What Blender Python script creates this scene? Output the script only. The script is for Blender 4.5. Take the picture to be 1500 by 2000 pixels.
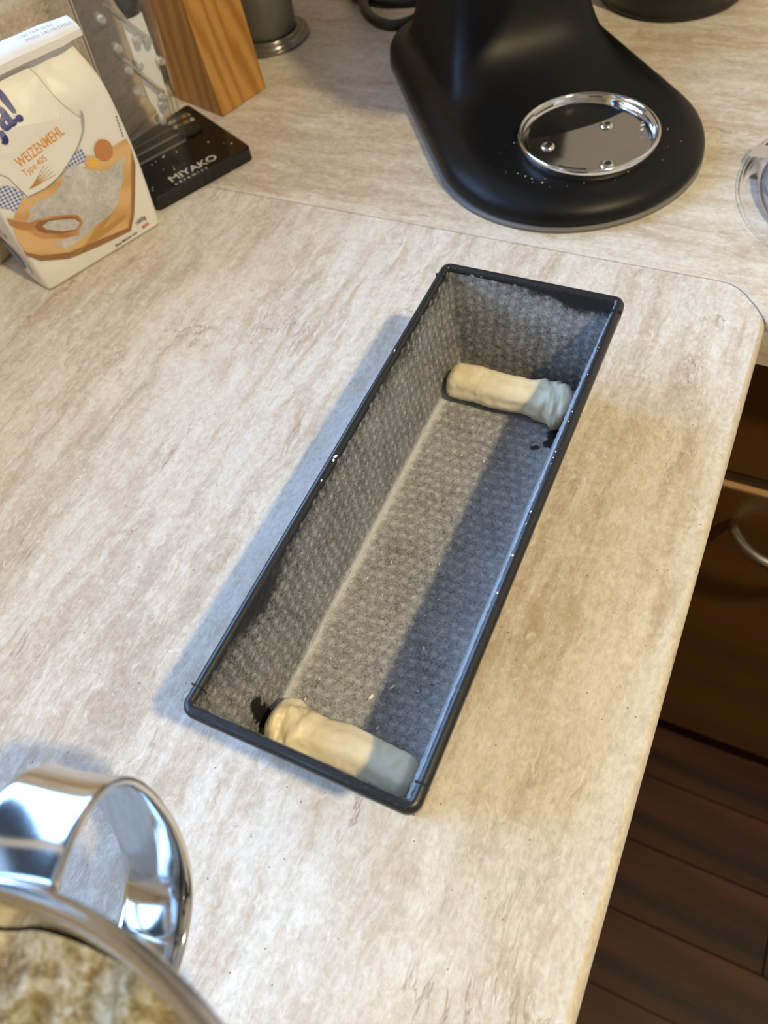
import bpy, bmesh, math, random
import numpy as np
from mathutils import Vector, Matrix, noise as mnoise

random.seed(7)
for o in list(bpy.data.objects):
    bpy.data.objects.remove(o, do_unlink=True)
SC = bpy.context.scene
COL = SC.collection
PI = math.pi

# ------------------------------------------------------------------ camera, world, lights, exposure
# world frame: origin on the worktop under the middle of the loaf pan, z = 0 is the worktop, metres
cam_d = bpy.data.cameras.new('camera')
cam = bpy.data.objects.new('camera', cam_d)
COL.objects.link(cam)
cam_d.sensor_fit = 'VERTICAL'
cam_d.sensor_height = 36.0
cam_d.sensor_width = 27.0
cam_d.lens = 27.0
cam_d.clip_start = 0.01
cam.matrix_world = Matrix(((0.90358975, -0.28843377, 0.31675153, 0.10272961),
                           (0.41272079, 0.78430437, -0.46317189, -0.19846534),
                           (-0.11483519, 0.54924732, 0.827732, 0.3762779),
                           (0, 0, 0, 1)))
cam_d.dof.use_dof = True
cam_d.dof.focus_distance = 0.40
cam_d.dof.aperture_fstop = 9.0
SC.camera = cam

SC.view_settings.view_transform = 'Standard'
SC.view_settings.look = 'None'
SC.view_settings.gamma = 1.0
SC.view_settings.use_curve_mapping = False
SC.view_settings.exposure = 0.0

world = bpy.data.worlds.new('overcast_sky')
SC.world = world
world.use_nodes = True
bg = world.node_tree.nodes['Background']
bg.inputs['Color'].default_value = (0.31, 0.56, 1.0, 1)
bg.inputs['Strength'].default_value = 13.2

WIN_X, WIN_Y0, WIN_Y1, WIN_Z0, WIN_Z1 = -0.452, -0.72, 0.42, 0.17, 1.15     # window above the worktop in the left wall
WALL_X = -0.452
LAMP = Vector((1.12, -0.28, 1.62))
LAMP_POWER = 38.0
LAMP_COLOR = (1.0, 0.81, 0.45)

portal_d = bpy.data.lights.new('window_portal', 'AREA')
portal_d.shape = 'RECTANGLE'
portal_d.size = WIN_Z1 - WIN_Z0
portal_d.size_y = WIN_Y1 - WIN_Y0
portal_d.cycles.is_portal = True
portal = bpy.data.objects.new('window_portal', portal_d)
COL.objects.link(portal)
portal.location = (WIN_X - 0.095, (WIN_Y0 + WIN_Y1) / 2, (WIN_Z0 + WIN_Z1) / 2)
portal.rotation_euler = (0, -PI / 2, 0)

# ------------------------------------------------------------------ helpers
def link(o, parent=None):
    COL.objects.link(o)
    if parent is not None:
        o.parent = parent
    return o

def tag(o, label=None, cat=None, group=None, kind=None):
    if label: o['label'] = label
    if cat: o['category'] = cat
    if group: o['group'] = group
    if kind: o['kind'] = kind
    return o

def thing(name, label, cat, loc=(0, 0, 0), rotz=0.0, group=None):
    o = bpy.data.objects.new(name, None)
    o.empty_display_size = 0.02
    link(o)
    o.location = loc
    o.rotation_euler = (0, 0, rotz)
    return tag(o, label, cat, group)

def mesh_obj(name, verts, faces, mat=None, parent=None, smooth=False):
    me = bpy.data.meshes.new(name)
    me.from_pydata([tuple(v) for v in verts], [], [tuple(f) for f in faces])
    me.update()
    if smooth:
        me.polygons.foreach_set('use_smooth', [True] * len(me.polygons))
    if mat: me.materials.append(mat)
    o = bpy.data.objects.new(name, me)
    return link(o, parent)

def bm_obj(name, bm, mat=None, parent=None, smooth=False):
    bmesh.ops.recalc_face_normals(bm, faces=bm.faces[:])
    me = bpy.data.meshes.new(name)
    bm.to_mesh(me)
    bm.free()
    if smooth:
        me.polygons.foreach_set('use_smooth', [True] * len(me.polygons))
    if mat: me.materials.append(mat)
    o = bpy.data.objects.new(name, me)
    return link(o, parent)

def add_box(bm, lo, hi, M=None, bevel=0.0, seg=2):
    r = bmesh.ops.create_cube(bm, size=1.0)
    vs = r['verts']
    for v in vs:
        v.co = Vector([lo[i] + (v.co[i] + 0.5) * (hi[i] - lo[i]) for i in range(3)])
    if bevel > 0:
        es = list({e for v in vs for e in v.link_edges})
        rb = bmesh.ops.bevel(bm, geom=es, offset=bevel, segments=seg, affect='EDGES', profile=0.5)
        vs = rb['verts'] if not vs[0].is_valid else list({v for f in rb['faces'] for v in f.verts})
        vs = [v for v in bm.verts if v.is_valid and (v in vs)]
    if M is not None:
        for v in vs: v.co = M @ v.co
    return vs

def box_obj(name, lo, hi, mat, parent=None, bevel=0.0, seg=2, M=None):
    bm = bmesh.new()
    add_box(bm, lo, hi, None, bevel, seg)
    if M is not None: bmesh.ops.transform(bm, matrix=M, verts=bm.verts[:])
    return bm_obj(name, bm, mat, parent, smooth=False)

def lathe(profile, seg=64, close=False):
    vs, fs = [], []
    n = len(profile)
    for i in range(seg):
        a = 2 * PI * i / seg
        c, s = math.cos(a), math.sin(a)
        for r, z in profile: vs.append((r * c, r * s, z))
    m = n if close else n - 1
    for i in range(seg):
        j = (i + 1) % seg
        for k in range(m):
            k2 = (k + 1) % n
            fs.append((i * n + k, j * n + k, j * n + k2, i * n + k2))
    return vs, fs

def loft(rings, closed=True, caps=True):
    n = len(rings[0])
    vs = [p for r in rings for p in r]
    fs = []
    for i in range(len(rings) - 1):
        for k in range(n if closed else n - 1):
            k2 = (k + 1) % n
            fs.append((i * n + k, i * n + k2, (i + 1) * n + k2, (i + 1) * n + k))
    if caps and closed:
        fs.append(tuple(range(n - 1, -1, -1)))
        fs.append(tuple((len(rings) - 1) * n + k for k in range(n)))
    return vs, fs

def tube(path, rad, seg=12, closed=False):
    P = [Vector(p) for p in path]
    rings = []
    up = Vector((0, 0, 1))
    n = len(P)
    for i, p in enumerate(P):
        if closed: t = P[(i + 1) % n] - P[i - 1]
        else: t = P[min(i + 1, n - 1)] - P[max(i - 1, 0)]
        t.normalize()
        u = up if abs(t.dot(up)) < 0.95 else Vector((1, 0, 0))
        a = t.cross(u).normalized()
        b = a.cross(t).normalized()
        r = rad[i] if isinstance(rad, (list, tuple)) else rad
        rings.append([p + (a * math.cos(2 * PI * k / seg) + b * math.sin(2 * PI * k / seg)) * r for k in range(seg)])
    if closed: rings.append(rings[0])
    return loft(rings, True, not closed)

def catmull(pts, per=8, closed=False):
    P = [Vector(p) for p in pts]
    n = len(P)
    out = []
    for i in range(n if closed else n - 1):
        p0 = P[i - 1] if (closed or i > 0) else P[0] * 2 - P[1]
        p1, p2 = P[i], P[(i + 1) % n]
        p3 = P[(i + 2) % n] if (closed or i + 2 < n) else P[-1] * 2 - P[-2]
        for k in range(per):
            t = k / per
            out.append(0.5 * ((2 * p1) + (p2 - p0) * t + (2 * p0 - 5 * p1 + 4 * p2 - p3) * t * t + (3 * p1 - p0 - 3 * p2 + p3) * t ** 3))
    if not closed: out.append(P[-1])
    return out

def subsurf(o, lv):
    m = o.modifiers.new('subdivision', 'SUBSURF')
    m.levels = lv
    m.render_levels = lv
    return o

def sstep(a, b, x):
    t = min(max((x - a) / (b - a), 0.0), 1.0)
    return t * t * (3 - 2 * t)

def text_mesh(txt, size, offset=0.0, align='LEFT', space=1.0):
    cu = bpy.data.curves.new('lettering', 'FONT')
    cu.body = txt
    cu.size = size
    cu.offset = offset
    cu.align_x = align
    cu.space_character = space
    cu.resolution_u = 4
    o = bpy.data.objects.new('lettering', cu)
    COL.objects.link(o)
    dg = bpy.context.evaluated_depsgraph_get()
    me = bpy.data.meshes.new_from_object(o.evaluated_get(dg))
    V = [tuple(v.co) for v in me.vertices]
    F = [tuple(p.vertices) for p in me.polygons]
    bpy.data.objects.remove(o, do_unlink=True)
    bpy.data.curves.remove(cu)
    bpy.data.meshes.remove(me)
    return V, F

# ------------------------------------------------------------------ materials
class NT:
    def __init__(self, name):
        self.m = bpy.data.materials.new(name)
        self.m.use_nodes = True
        self.t = self.m.node_tree
        self.b = self.t.nodes['Principled BSDF']
        self.out = self.t.nodes['Material Output']
    def n(self, typ, ins=None, **props):
        nd = self.t.nodes.new(typ)
        for k, v in props.items(): setattr(nd, k, v)
        for k, v in (ins or {}).items(): self.put(nd.inputs[k], v)
        return nd
    def put(self, sock, v):
        if isinstance(v, bpy.types.NodeSocket): self.t.links.new(v, sock)
        else:
            if hasattr(sock.default_value, '__len__') and not isinstance(v, (int, float)):
                v = tuple(v)
                if len(v) == 3 and len(sock.default_value) == 4: v = v + (1,)
            sock.default_value = v
    def set(self, **kw):
        for k, v in kw.items(): self.put(self.b.inputs[k.replace('_', ' ')], v)
    def math(self, op, a, b=0.0, c=0.0, clamp=False):
        nd = self.n('ShaderNodeMath', operation=op, use_clamp=clamp)
        self.put(nd.inputs[0], a); self.put(nd.inputs[1], b); self.put(nd.inputs[2], c)
        return nd.outputs[0]
    def pos(self):
        return self.n('ShaderNodeTexCoord').outputs['Object']
    def scale(self, vec, s, loc=(0, 0, 0), rot=(0, 0, 0)):
        return self.n('ShaderNodeMapping', {'Vector': vec, 'Scale': s, 'Location': loc, 'Rotation': rot}).outputs[0]
    def noise(self, vec, scale, detail=4, rough=0.55, dist=0.0):
        return self.n('ShaderNodeTexNoise', {'Vector': vec, 'Scale': scale, 'Detail': detail, 'Roughness': rough, 'Distortion': dist}).outputs['Fac']
    def voro(self, vec, scale, feature='F1', rnd=1.0):
        return self.n('ShaderNodeTexVoronoi', {'Vector': vec, 'Scale': scale, 'Randomness': rnd}, feature=feature).outputs['Distance']
    def ramp(self, fac, stops, interp='LINEAR'):
        nd = self.n('ShaderNodeValToRGB', {'Fac': fac})
        cr = nd.color_ramp
        cr.interpolation = interp
        while len(cr.elements) < len(stops): cr.elements.new(0.5)
        for el, (p, c) in zip(cr.elements, stops):
            el.position = p
            el.color = (c, c, c, 1) if isinstance(c, (int, float)) else tuple(c) + (1,)
        return nd.outputs['Color']
    def mix(self, fac, a, b, blend='MIX'):
        nd = self.n('ShaderNodeMix', data_type='RGBA', blend_type=blend)
        self.put(nd.inputs['Factor'], fac); self.put(nd.inputs['A'], a); self.put(nd.inputs['B'], b)
        return nd.outputs['Result']
    def bump(self, h, strength=0.3, dist=0.001):
        self.put(self.b.inputs['Normal'], self.n('ShaderNodeBump', {'Height': h, 'Strength': strength, 'Distance': dist}).outputs[0])
    def attr(self, name):
        return self.n('ShaderNodeAttribute', attribute_name=name).outputs['Fac']

def plain(name, col, rough=0.5, metal=0.0, **kw):
    q = NT(name)
    q.set(Base_Color=col, Roughness=rough, Metallic=metal, **kw)
    return q.m

def travertine(name, axis, rough=0.40, seed=0.0, tint=(1, 1, 1)):
    q = NT(name)
    P = q.pos()
    al = 0.13
    def st(k, off=0.0, base=None):
        return q.scale(base if base is not None else PW, (1.0, k, 1) if axis == 'Y' else (k, 1.0, 1), loc=(seed + off, seed * 0.7 + off, 0))
    warp = q.n('ShaderNodeTexNoise', {'Vector': P, 'Scale': 22.0, 'Detail': 4.0})
    W = q.n('ShaderNodeVectorMath', {0: q.n('ShaderNodeVectorMath', {0: warp.outputs['Color'], 1: (0.5, 0.5, 0.5)}, operation='SUBTRACT').outputs[0], 'Scale': 0.016}, operation='SCALE').outputs[0]
    PW = q.n('ShaderNodeVectorMath', {0: P, 1: W}, operation='ADD').outputs[0]
    wide = q.noise(st(0.25), 11, 4, 0.55, 0.3)
    bands = q.noise(st(0.16, 1.3), 42, 7, 0.65, 0.4)
    streak = q.noise(st(al, 2.9), 120, 6, 0.68, 0.5)
    f = q.math('ADD', q.math('MULTIPLY', wide, 0.30), q.math('ADD', q.math('MULTIPLY', bands, 0.40), q.math('MULTIPLY', streak, 0.30)))
    col = q.ramp(f, [(0.420, (0.39, 0.295, 0.205)), (0.465, (0.54, 0.445, 0.345)), (0.500, (0.655, 0.585, 0.50)), (0.535, (0.73, 0.685, 0.625)), (0.580, (0.81, 0.785, 0.75))])
    mott = q.noise(PW, 95, 7, 0.68, 1.0)
    col = q.mix(0.36, col, q.ramp(mott, [(0.36, (0.47, 0.385, 0.295)), (0.5, (0.65, 0.585, 0.505)), (0.63, (0.83, 0.80, 0.755))]))
    fine = q.noise(st(0.5, 0.4, P), 480, 4, 0.65, 0.5)
    col = q.mix(0.26, col, q.ramp(fine, [(0.36, (0.43, 0.37, 0.30)), (0.64, (0.86, 0.83, 0.78))]))
    # warm brown staining that runs with the veins
    stn = q.math('MULTIPLY', q.ramp(q.noise(st(0.30, 4.4), 17, 4, 0.6), [(0.52, 0.0), (0.66, 1.0)]), q.ramp(streak, [(0.40, 1.0), (0.56, 0.0)]))
    col = q.mix(q.math('MULTIPLY', stn, 0.45), col, (0.46, 0.32, 0.19))
    # pale flecks
    flk = q.ramp(q.noise(st(0.45, 6.0), 230, 3, 0.55, 0.8), [(0.60, 0.0), (0.70, 1.0)])
    col = q.mix(q.math('MULTIPLY', flk, 0.45), col, (0.85, 0.83, 0.79))
    # thin long veins
    vn = q.noise(st(0.20, 7.7), 24, 6, 0.62, 0.5)
    vein = q.math('SUBTRACT', 1.0, q.math('MULTIPLY', q.math('ABSOLUTE', q.math('SUBTRACT', vn, 0.5)), 95.0), clamp=True)
    vmask = q.ramp(q.noise(PW, 13, 3), [(0.52, 0.0), (0.62, 1.0)])
    vf = q.math('MULTIPLY', q.math('MULTIPLY', vein, vmask), 0.62)
    col = q.mix(vf, col, (0.25, 0.19, 0.13))
    # small curled pores outlined darker
    ed = q.noise(st(0.42, 3.1), 95, 2, 0.5, 1.5)
    loop = q.math('SUBTRACT', 1.0, q.math('MULTIPLY', q.math('ABSOLUTE', q.math('SUBTRACT', ed, 0.61)), 70.0), clamp=True)
    lmask = q.ramp(q.noise(st(0.3, 8.2), 19, 3), [(0.54, 0.0), (0.66, 1.0)])
    lf = q.math('MULTIPLY', q.math('MULTIPLY', loop, lmask), 0.50)
    col = q.mix(lf, col, (0.26, 0.20, 0.15))
    # pin-head pits
    pv = q.n('ShaderNodeTexVoronoi', {'Vector': q.scale(P, (1, 1, 0.02)), 'Scale': 210.0, 'Randomness': 1.0})
    pit = q.math('MULTIPLY', q.math('LESS_THAN', pv.outputs['Distance'], 0.10), q.math('GREATER_THAN', q.n('ShaderNodeSeparateColor', {'Color': pv.outputs['Color']}).outputs[0], 0.80))
    col = q.mix(q.math('MULTIPLY', pit, 0.65), col, (0.16, 0.13, 0.10))
    col = q.mix(1.0, col, tint, 'MULTIPLY')
    q.set(Base_Color=col, Roughness=q.math('ADD', rough, q.math('MULTIPLY', mott, 0.14)), Specular_IOR_Level=0.27)
    hh = q.math('SUBTRACT', q.math('ADD', q.math('MULTIPLY', mott, 0.6), q.math('MULTIPLY', fine, 0.25)), q.math('ADD', lf, vf))
    q.bump(hh, 0.16, 0.0012)
    return q.m

def wood(name, dark, light, axis=2, scale=1.0, rough=0.45, ring=38.0, wave=0.45, spec=0.5, lo=0.25, hi=0.62):
    q = NT(name)
    P = q.pos()
    st = [1.0, 1.0, 1.0]
    st[axis] = 0.10
    S = q.scale(P, tuple(st))
    d = q.noise(S, 9 * scale, 3, 0.5, 0.4)
    wv = q.n('ShaderNodeTexWave', {'Vector': S, 'Scale': ring * scale, 'Distortion': 5.0, 'Detail': 2.0, 'Detail Scale': 1.2}, wave_type='BANDS', bands_direction='DIAGONAL').outputs['Fac']
    g = q.noise(q.scale(P, tuple(3.0 if k != axis else 0.08 for k in range(3))), 160 * scale, 3, 0.6)
    f = q.math('ADD', q.math('MULTIPLY', wv, wave), q.math('ADD', q.math('MULTIPLY', d, 0.80 - wave), q.math('MULTIPLY', g, 0.2)))
    q.set(Base_Color=q.ramp(f, [(lo, dark), (hi, light)]), Roughness=rough, Specular_IOR_Level=spec)
    q.bump(g, 0.08, 0.0005)
    return q.m

M_TRAV_Y = travertine('travertine_laminate_lengthwise', 'Y')
M_TRAV_X = travertine('travertine_laminate_crosswise', 'X', seed=5.3, tint=(0.97, 0.955, 0.925))
M_TRAV_WALL = travertine('travertine_wall_panel', 'Y', rough=0.55, seed=9.0, tint=(0.98, 0.96, 0.93))
M_WALL = plain('painted_plaster', (0.66, 0.62, 0.56), 0.9)
M_CEIL = plain('ceiling_paint', (0.75, 0.74, 0.71), 0.9)
M_FLOOR = wood('reddish_laminate', (0.008, 0.0022, 0.0012), (0.070, 0.021, 0.011), axis=0, scale=0.8, rough=0.5, ring=14, wave=0.08, spec=0.2, lo=0.40, hi=0.60)
M_FRONT = wood('brown_cabinet_veneer', (0.085, 0.034, 0.007), (0.135, 0.060, 0.014), axis=0, scale=0.5, rough=0.42, ring=10, wave=0.15)
M_FRONT_LIT = wood('cabinet_veneer_lit_edge', (0.34, 0.19, 0.08), (0.45, 0.27, 0.12), axis=0, scale=0.5, rough=0.5, ring=10)  # front veneer lightened in colour for lamplight on the door's top edge
M_DARK = plain('dark_plinth', (0.012, 0.009, 0.007), 0.6)
M_STEEL_BR = plain('brushed_steel', (0.50, 0.48, 0.44), 0.33, 1.0)
M_SILICONE = plain('cream_sealing_strip', (0.62, 0.53, 0.33), 0.5)
M_WHITE_PVC = plain('white_window_frame', (0.80, 0.80, 0.80), 0.35)
M_CREAM = plain('cream_plastic', (0.70, 0.62, 0.47), 0.4)

def clear_mat(name, tint=(0.93, 0.95, 0.96), gloss=0.06, ior=1.45, rough=0.05, haze=0.0, hazecol=(0.8, 0.8, 0.8)):
    q = NT(name)
    q.t.nodes.remove(q.b)
    tr = q.n('ShaderNodeBsdfTransparent', {'Color': tint})
    gl = q.n('ShaderNodeBsdfGlossy', {'Color': (1, 1, 1), 'Roughness': rough})
    fr = q.n('ShaderNodeFresnel', {'IOR': ior})
    f = q.math('ADD', fr.outputs[0], gloss, clamp=True)
    mx = q.n('ShaderNodeMixShader', {0: f, 1: tr.outputs[0], 2: gl.outputs[0]})
    if haze > 0:
        df = q.n('ShaderNodeBsdfDiffuse', {'Color': hazecol})
        mx = q.n('ShaderNodeMixShader', {0: haze, 1: mx.outputs[0], 2: df.outputs[0]})
    q.t.links.new(mx.outputs[0], q.out.inputs['Surface'])
    return q.m

M_ACRYL = clear_mat('clear_acrylic', (0.985, 0.985, 0.985), 0.005, 1.22, 0.04, 0.012, (0.75, 0.74, 0.72))
M_ACRYL_EDGE = clear_mat('acrylic_cut_edge', (0.82, 0.82, 0.80), 0.10, 1.4, 0.12, 0.22, (0.60, 0.59, 0.56))
M_PANE = clear_mat('window_glass', (0.96, 0.97, 0.97), 0.0, 1.3, 0.0)
M_LID = clear_mat('clear_plastic_lid', (0.985, 0.985, 0.988), 0.0, 1.15, 0.05, 0.02, (0.70, 0.70, 0.74))
M_LID_HAZE = clear_mat('hazy_plastic_lid', (0.94, 0.94, 0.955), 0.01, 1.2, 0.10, 0.14, (0.58, 0.58, 0.63))

# ------------------------------------------------------------------ the setting
FLOOR_Z = -0.875
CEIL_Z = 1.76
WALL_B = 0.90
WALL_R = 2.3
WALL_F = -2.4
EDGE_X = 0.1345          # front edge of the near worktop leg
SEAM_Y = 0.2658
EDGE_Y = 0.2355          # front edge of the far worktop leg

def struct(o):
    o['kind'] = 'structure'
    return o

# left wall with the window opening
bm = bmesh.new()
WT = 0.12
add_box(bm, (WIN_X - WT, WIN_Y1, FLOOR_Z), (WIN_X, WALL_B + 0.1, CEIL_Z))
add_box(bm, (WIN_X - WT, WALL_F, FLOOR_Z), (WIN_X, WIN_Y0, CEIL_Z))
add_box(bm, (WIN_X - WT, WIN_Y0, FLOOR_Z), (WIN_X, WIN_Y1, WIN_Z0))
add_box(bm, (WIN_X - WT, WIN_Y0, WIN_Z1), (WIN_X, WIN_Y1, CEIL_Z))
struct(bm_obj('wall_left', bm, M_TRAV_WALL))
struct(box_obj('wall_back', (WALL_X, WALL_B, FLOOR_Z), (WALL_R, WALL_B + 0.1, CEIL_Z), M_WALL))
struct(box_obj('wall_right', (WALL_R, WALL_F, FLOOR_Z), (WALL_R + 0.1, WALL_B + 0.1, CEIL_Z), M_WALL))
struct(box_obj('wall_front', (WIN_X - WT, WALL_F - 0.1, FLOOR_Z), (WALL_R + 0.1, WALL_F, CEIL_Z), M_WALL))
struct(box_obj('ceiling', (WIN_X - WT, WALL_F - 0.1, CEIL_Z), (WALL_R + 0.1, WALL_B + 0.1, CEIL_Z + 0.1), M_CEIL))
floor = struct(box_obj('floor', (WIN_X - WT, WALL_F - 0.1, FLOOR_Z - 0.1), (WALL_R + 0.1, WALL_B + 0.1, FLOOR_Z - 0.008), M_DARK))
# laminate planks
pl_cache = {}
PW_, PL_ = 0.10, 0.9
row = 0
y = WALL_F
while y < 0.30:
    x = EDGE_X - 0.2 - (row * 0.43) % PL_
    y1 = min(y + PW_, 0.34)
    while x < WALL_R:
        x0, x1 = max(x, EDGE_X - 0.06), min(x + PL_, WALL_R)
        if x1 - x0 > 0.02:
            key = (round(x1 - x0, 3), round(y1 - y, 3))
            if key not in pl_cache:
                bmp = bmesh.new()
                add_box(bmp, (0, 0, 0), (key[0] - 0.0012, key[1] - 0.0012, 0.008), None, 0.0008, 1)
                bmesh.ops.recalc_face_normals(bmp, faces=bmp.faces[:])
                me = bpy.data.meshes.new('plank'); bmp.to_mesh(me); bmp.free()
                me.materials.append(M_FLOOR)
                pl_cache[key] = me
            o = bpy.data.objects.new('plank', pl_cache[key])
            link(o, floor)
            o.location = (x0, y, FLOOR_Z - 0.008)
        x += PL_
    y += PW_
    row += 1

struct(box_obj('trim_1', (WALL_X, -1.6, 0.0002), (WALL_X + 0.011, 0.88, 0.010), M_SILICONE, bevel=0.003))

# window: frame, mullion, panes
win = struct(bpy.data.objects.new('window_1', None)); link(win)
win.location = (WIN_X - 0.055, (WIN_Y0 + WIN_Y1) / 2, WIN_Z0)
wy, wz, fw = (WIN_Y1 - WIN_Y0) / 2, WIN_Z1 - WIN_Z0, 0.055
bm = bmesh.new()
add_box(bm, (-0.03, -wy, 0), (0.03, wy, fw)); add_box(bm, (-0.03, -wy, wz - fw), (0.03, wy, wz))
add_box(bm, (-0.03, -wy, fw), (0.03, -wy + fw, wz - fw)); add_box(bm, (-0.03, wy - fw, fw), (0.03, wy, wz - fw))
bm_obj('window_frame', bm, M_WHITE_PVC, win)
box_obj('mullion', (-0.03, -0.035, fw), (0.03, 0.035, wz - fw), M_WHITE_PVC, win, 0.004)
box_obj('pane', (-0.004, -wy + fw, fw), (0.004, -0.035, wz - fw), M_PANE, win)
box_obj('pane', (-0.004, 0.035, fw), (0.004, wy - fw, wz - fw), M_PANE, win)
box_obj('window_sill', (0.0, -wy, 0.0002), (0.054, wy, 0.0042), M_WHITE_PVC, win)

# ------------------------------------------------------------------ worktops
def worktop(name, outline, mat, label, bevel_edges, thick=0.038):
    bm = bmesh.new()
    top = [bm.verts.new((x, y, 0)) for x, y in outline]
    bot = [bm.verts.new((x, y, -thick)) for x, y in outline]
    n = len(outline)
    bm.faces.new(top)
    bm.faces.new(bot[::-1])
    for i in range(n): bm.faces.new((top[i], bot[i], bot[(i + 1) % n], top[(i + 1) % n]))
    bm.edges.ensure_lookup_table()
    es = [e for e in bm.edges if any({e.verts[0], e.verts[1]} == {top[a], top[b]} for a, b in bevel_edges)]
    bmesh.ops.bevel(bm, geom=es, offset=0.0085, segments=7, affect='EDGES', profile=0.5)
    o = bm_obj(name, bm, mat)
    for p in o.data.polygons: p.use_smooth = 0.02 < abs(p.normal.z) < 0.999
    return tag(o, label, 'countertop')

G_ = 0.0004
corner = [(p.x, p.y) for p in catmull([(0.090, SEAM_Y, 0), (0.098, SEAM_Y - 0.0001, 0), (0.1055, SEAM_Y - 0.0012, 0), (0.1125, 0.2610, 0), (0.1190, 0.2545, 0), (0.1256, 0.2468, 0), (0.1310, 0.2385, 0)], 4)]
near_outline = [(WALL_X + 0.0005, -1.6), (EDGE_X, -1.6), (EDGE_X, 0.2320)] + [(x - G_, y - G_) for x, y in corner[::-1]] + [(WALL_X + 0.0005, SEAM_Y - G_)]
worktop('kitchen_worktop', near_outline, M_TRAV_Y, 'travertine-look worktop with lengthwise veining under the loaf pan', [(1, 2)])
far_outline = [(WALL_X + 0.0005, SEAM_Y + G_)] + [(x + G_, y + G_) for x, y in corner] + [(EDGE_X + G_, EDGE_Y), (2.0, EDGE_Y), (2.0, WALL_B - 0.002), (WALL_X + 0.0005, WALL_B - 0.002)]
k = len(corner)
worktop('kitchen_worktop', far_outline, M_TRAV_X, 'travertine-look worktop with crosswise veining under the black stand mixer', [(k + 1, k + 2)])

# ------------------------------------------------------------------ base cabinets
def bow_handle(parent, x0, x1, yf, z, r=0.0058, out=0.032):
    pts = []
    n = 24
    for i in range(n + 1):
        t = i / n
        pts.append((x0 + (x1 - x0) * t, yf - out * (1 - (2 * t - 1) ** 4) - 0.001, z - 0.004 * math.sin(PI * t)))
    v, f = tube(pts, [r * (0.85 + 0.15 * math.sin(PI * i / n)) for i in range(n + 1)], 12)
    return mesh_obj('handle', v, f, M_STEEL_BR, parent, True)

CF = 0.262     # plane of the far cabinet fronts
cab = thing('base_cabinet', 'brown veneered base cabinet with steel bow handle below the far worktop', 'cabinet', (0.15, CF, FLOOR_Z))
def cbox(name, lo, hi, mat, parent=cab, bevel=0.0):
    o = box_obj(name, [lo[0] - 0.15, lo[1] - CF, lo[2] - FLOOR_Z], [hi[0] - 0.15, hi[1] - CF, hi[2] - FLOOR_Z], mat, parent, bevel)
    return o
X0c, X1c = 0.136, 0.75
cbox('body', (X0c, CF + 0.021, -0.80), (X1c, WALL_B - 0.01, -0.040), M_DARK)
cbox('plinth', (X0c, CF + 0.05, FLOOR_Z + 0.001), (X1c, CF + 0.07, -0.80), M_DARK)
dr = cbox('drawer_front', (X0c, CF, -0.1905), (X1c, CF + 0.019, -0.060), M_FRONT, cab, 0.0015)
dd = cbox('door', (X0c, CF, -0.795), (X1c, CF + 0.019, -0.2130), M_FRONT, cab, 0.0015)
cbox('lit_top_edge', (X0c + 0.002, CF + 0.0012, -0.2130), (X1c - 0.002, CF + 0.0178, -0.2124), M_FRONT_LIT, dd)  # thin strip that paints the door's top edge as lamplit
h = bow_handle(dd, 0.171 - 0.15, 0.30 - 0.15, 0.0, -0.260 - FLOOR_Z)
h = bow_handle(dr, 0.40 - 0.15, 0.53 - 0.15, 0.0, -0.125 - FLOOR_Z)

cab2 = thing('base_cabinet', 'brown veneered base cabinet under the near worktop, its front edge-on', 'cabinet', (-0.15, -0.6, FLOOR_Z))
def c2(name, lo, hi, mat, parent=cab2, bevel=0.0):
    return box_obj(name, [lo[0] + 0.15, lo[1] + 0.6, lo[2] - FLOOR_Z], [hi[0] + 0.15, hi[1] + 0.6, hi[2] - FLOOR_Z], mat, parent, bevel)
c2('body', (WALL_X + 0.01, -1.58, -0.80), (0.082, 0.258, -0.0395), M_DARK)
c2('plinth', (0.02, -1.58, FLOOR_Z + 0.001), (0.04, 0.255, -0.80), M_DARK)
for yy in (-1.58, -0.96, -0.34):
    c2('door', (0.083, yy, -0.795), (0.102, yy + 0.595, -0.06), M_FRONT, cab2, 0.0015)

# ------------------------------------------------------------------ loaf pan
PWt, PLt, PH = 0.1104, 0.300, 0.0725          # over the rim
ITW, ITL, IZ = 0.0502, 0.1450, 0.0706         # inner top half sizes, height of inner lip
IBW, IBL, FZ = 0.0420, 0.1370, 0.0012         # inner floor

def pan_material():
    q = NT('floured_black_steel')
    P = q.pos()
    fl = q.attr('flour')
    dm = q.attr('dimple')
    g1 = q.noise(P, 950, 3, 0.7, 0.8)
    g2 = q.noise(P, 420, 4, 0.65, 0.6)
    g3 = q.noise(P, 55, 3, 0.5)
    f = q.math('ADD', q.math('MULTIPLY', g1, 1.25), q.math('MULTIPLY', g2, 0.75))
    f = q.math('ADD', f, q.math('MULTIPLY', g3, 0.35))
    f = q.math('SUBTRACT', f, 1.175)                       # about -0.4 .. 0.4
    f = q.math('ADD', q.math('MULTIPLY', f, 1.0), fl)
    f = q.math('ADD', f, q.math('MULTIPLY', dm, 0.32))
    f = q.math('MULTIPLY', f, q.ramp(fl, [(0.02, 0.0), (0.12, 1.0)]), clamp=True)
    col = q.mix(f, (0.016, 0.0165, 0.018), (0.57, 0.57, 0.575))
    q.set(Base_Color=col, Roughness=q.math('ADD', 0.36, q.math('MULTIPLY', f, 0.6), clamp=True), Specular_IOR_Level=0.5)
    q.bump(q.math('ADD', q.math('MULTIPLY', g2, 0.5), g1), 0.35, 0.0004)
    return q.m
M_PAN = pan_material()
M_PANRIM = NT('black_enamel_rim')
_P = M_PANRIM.pos()
_n1 = M_PANRIM.noise(_P, 900, 3, 0.7)
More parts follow.
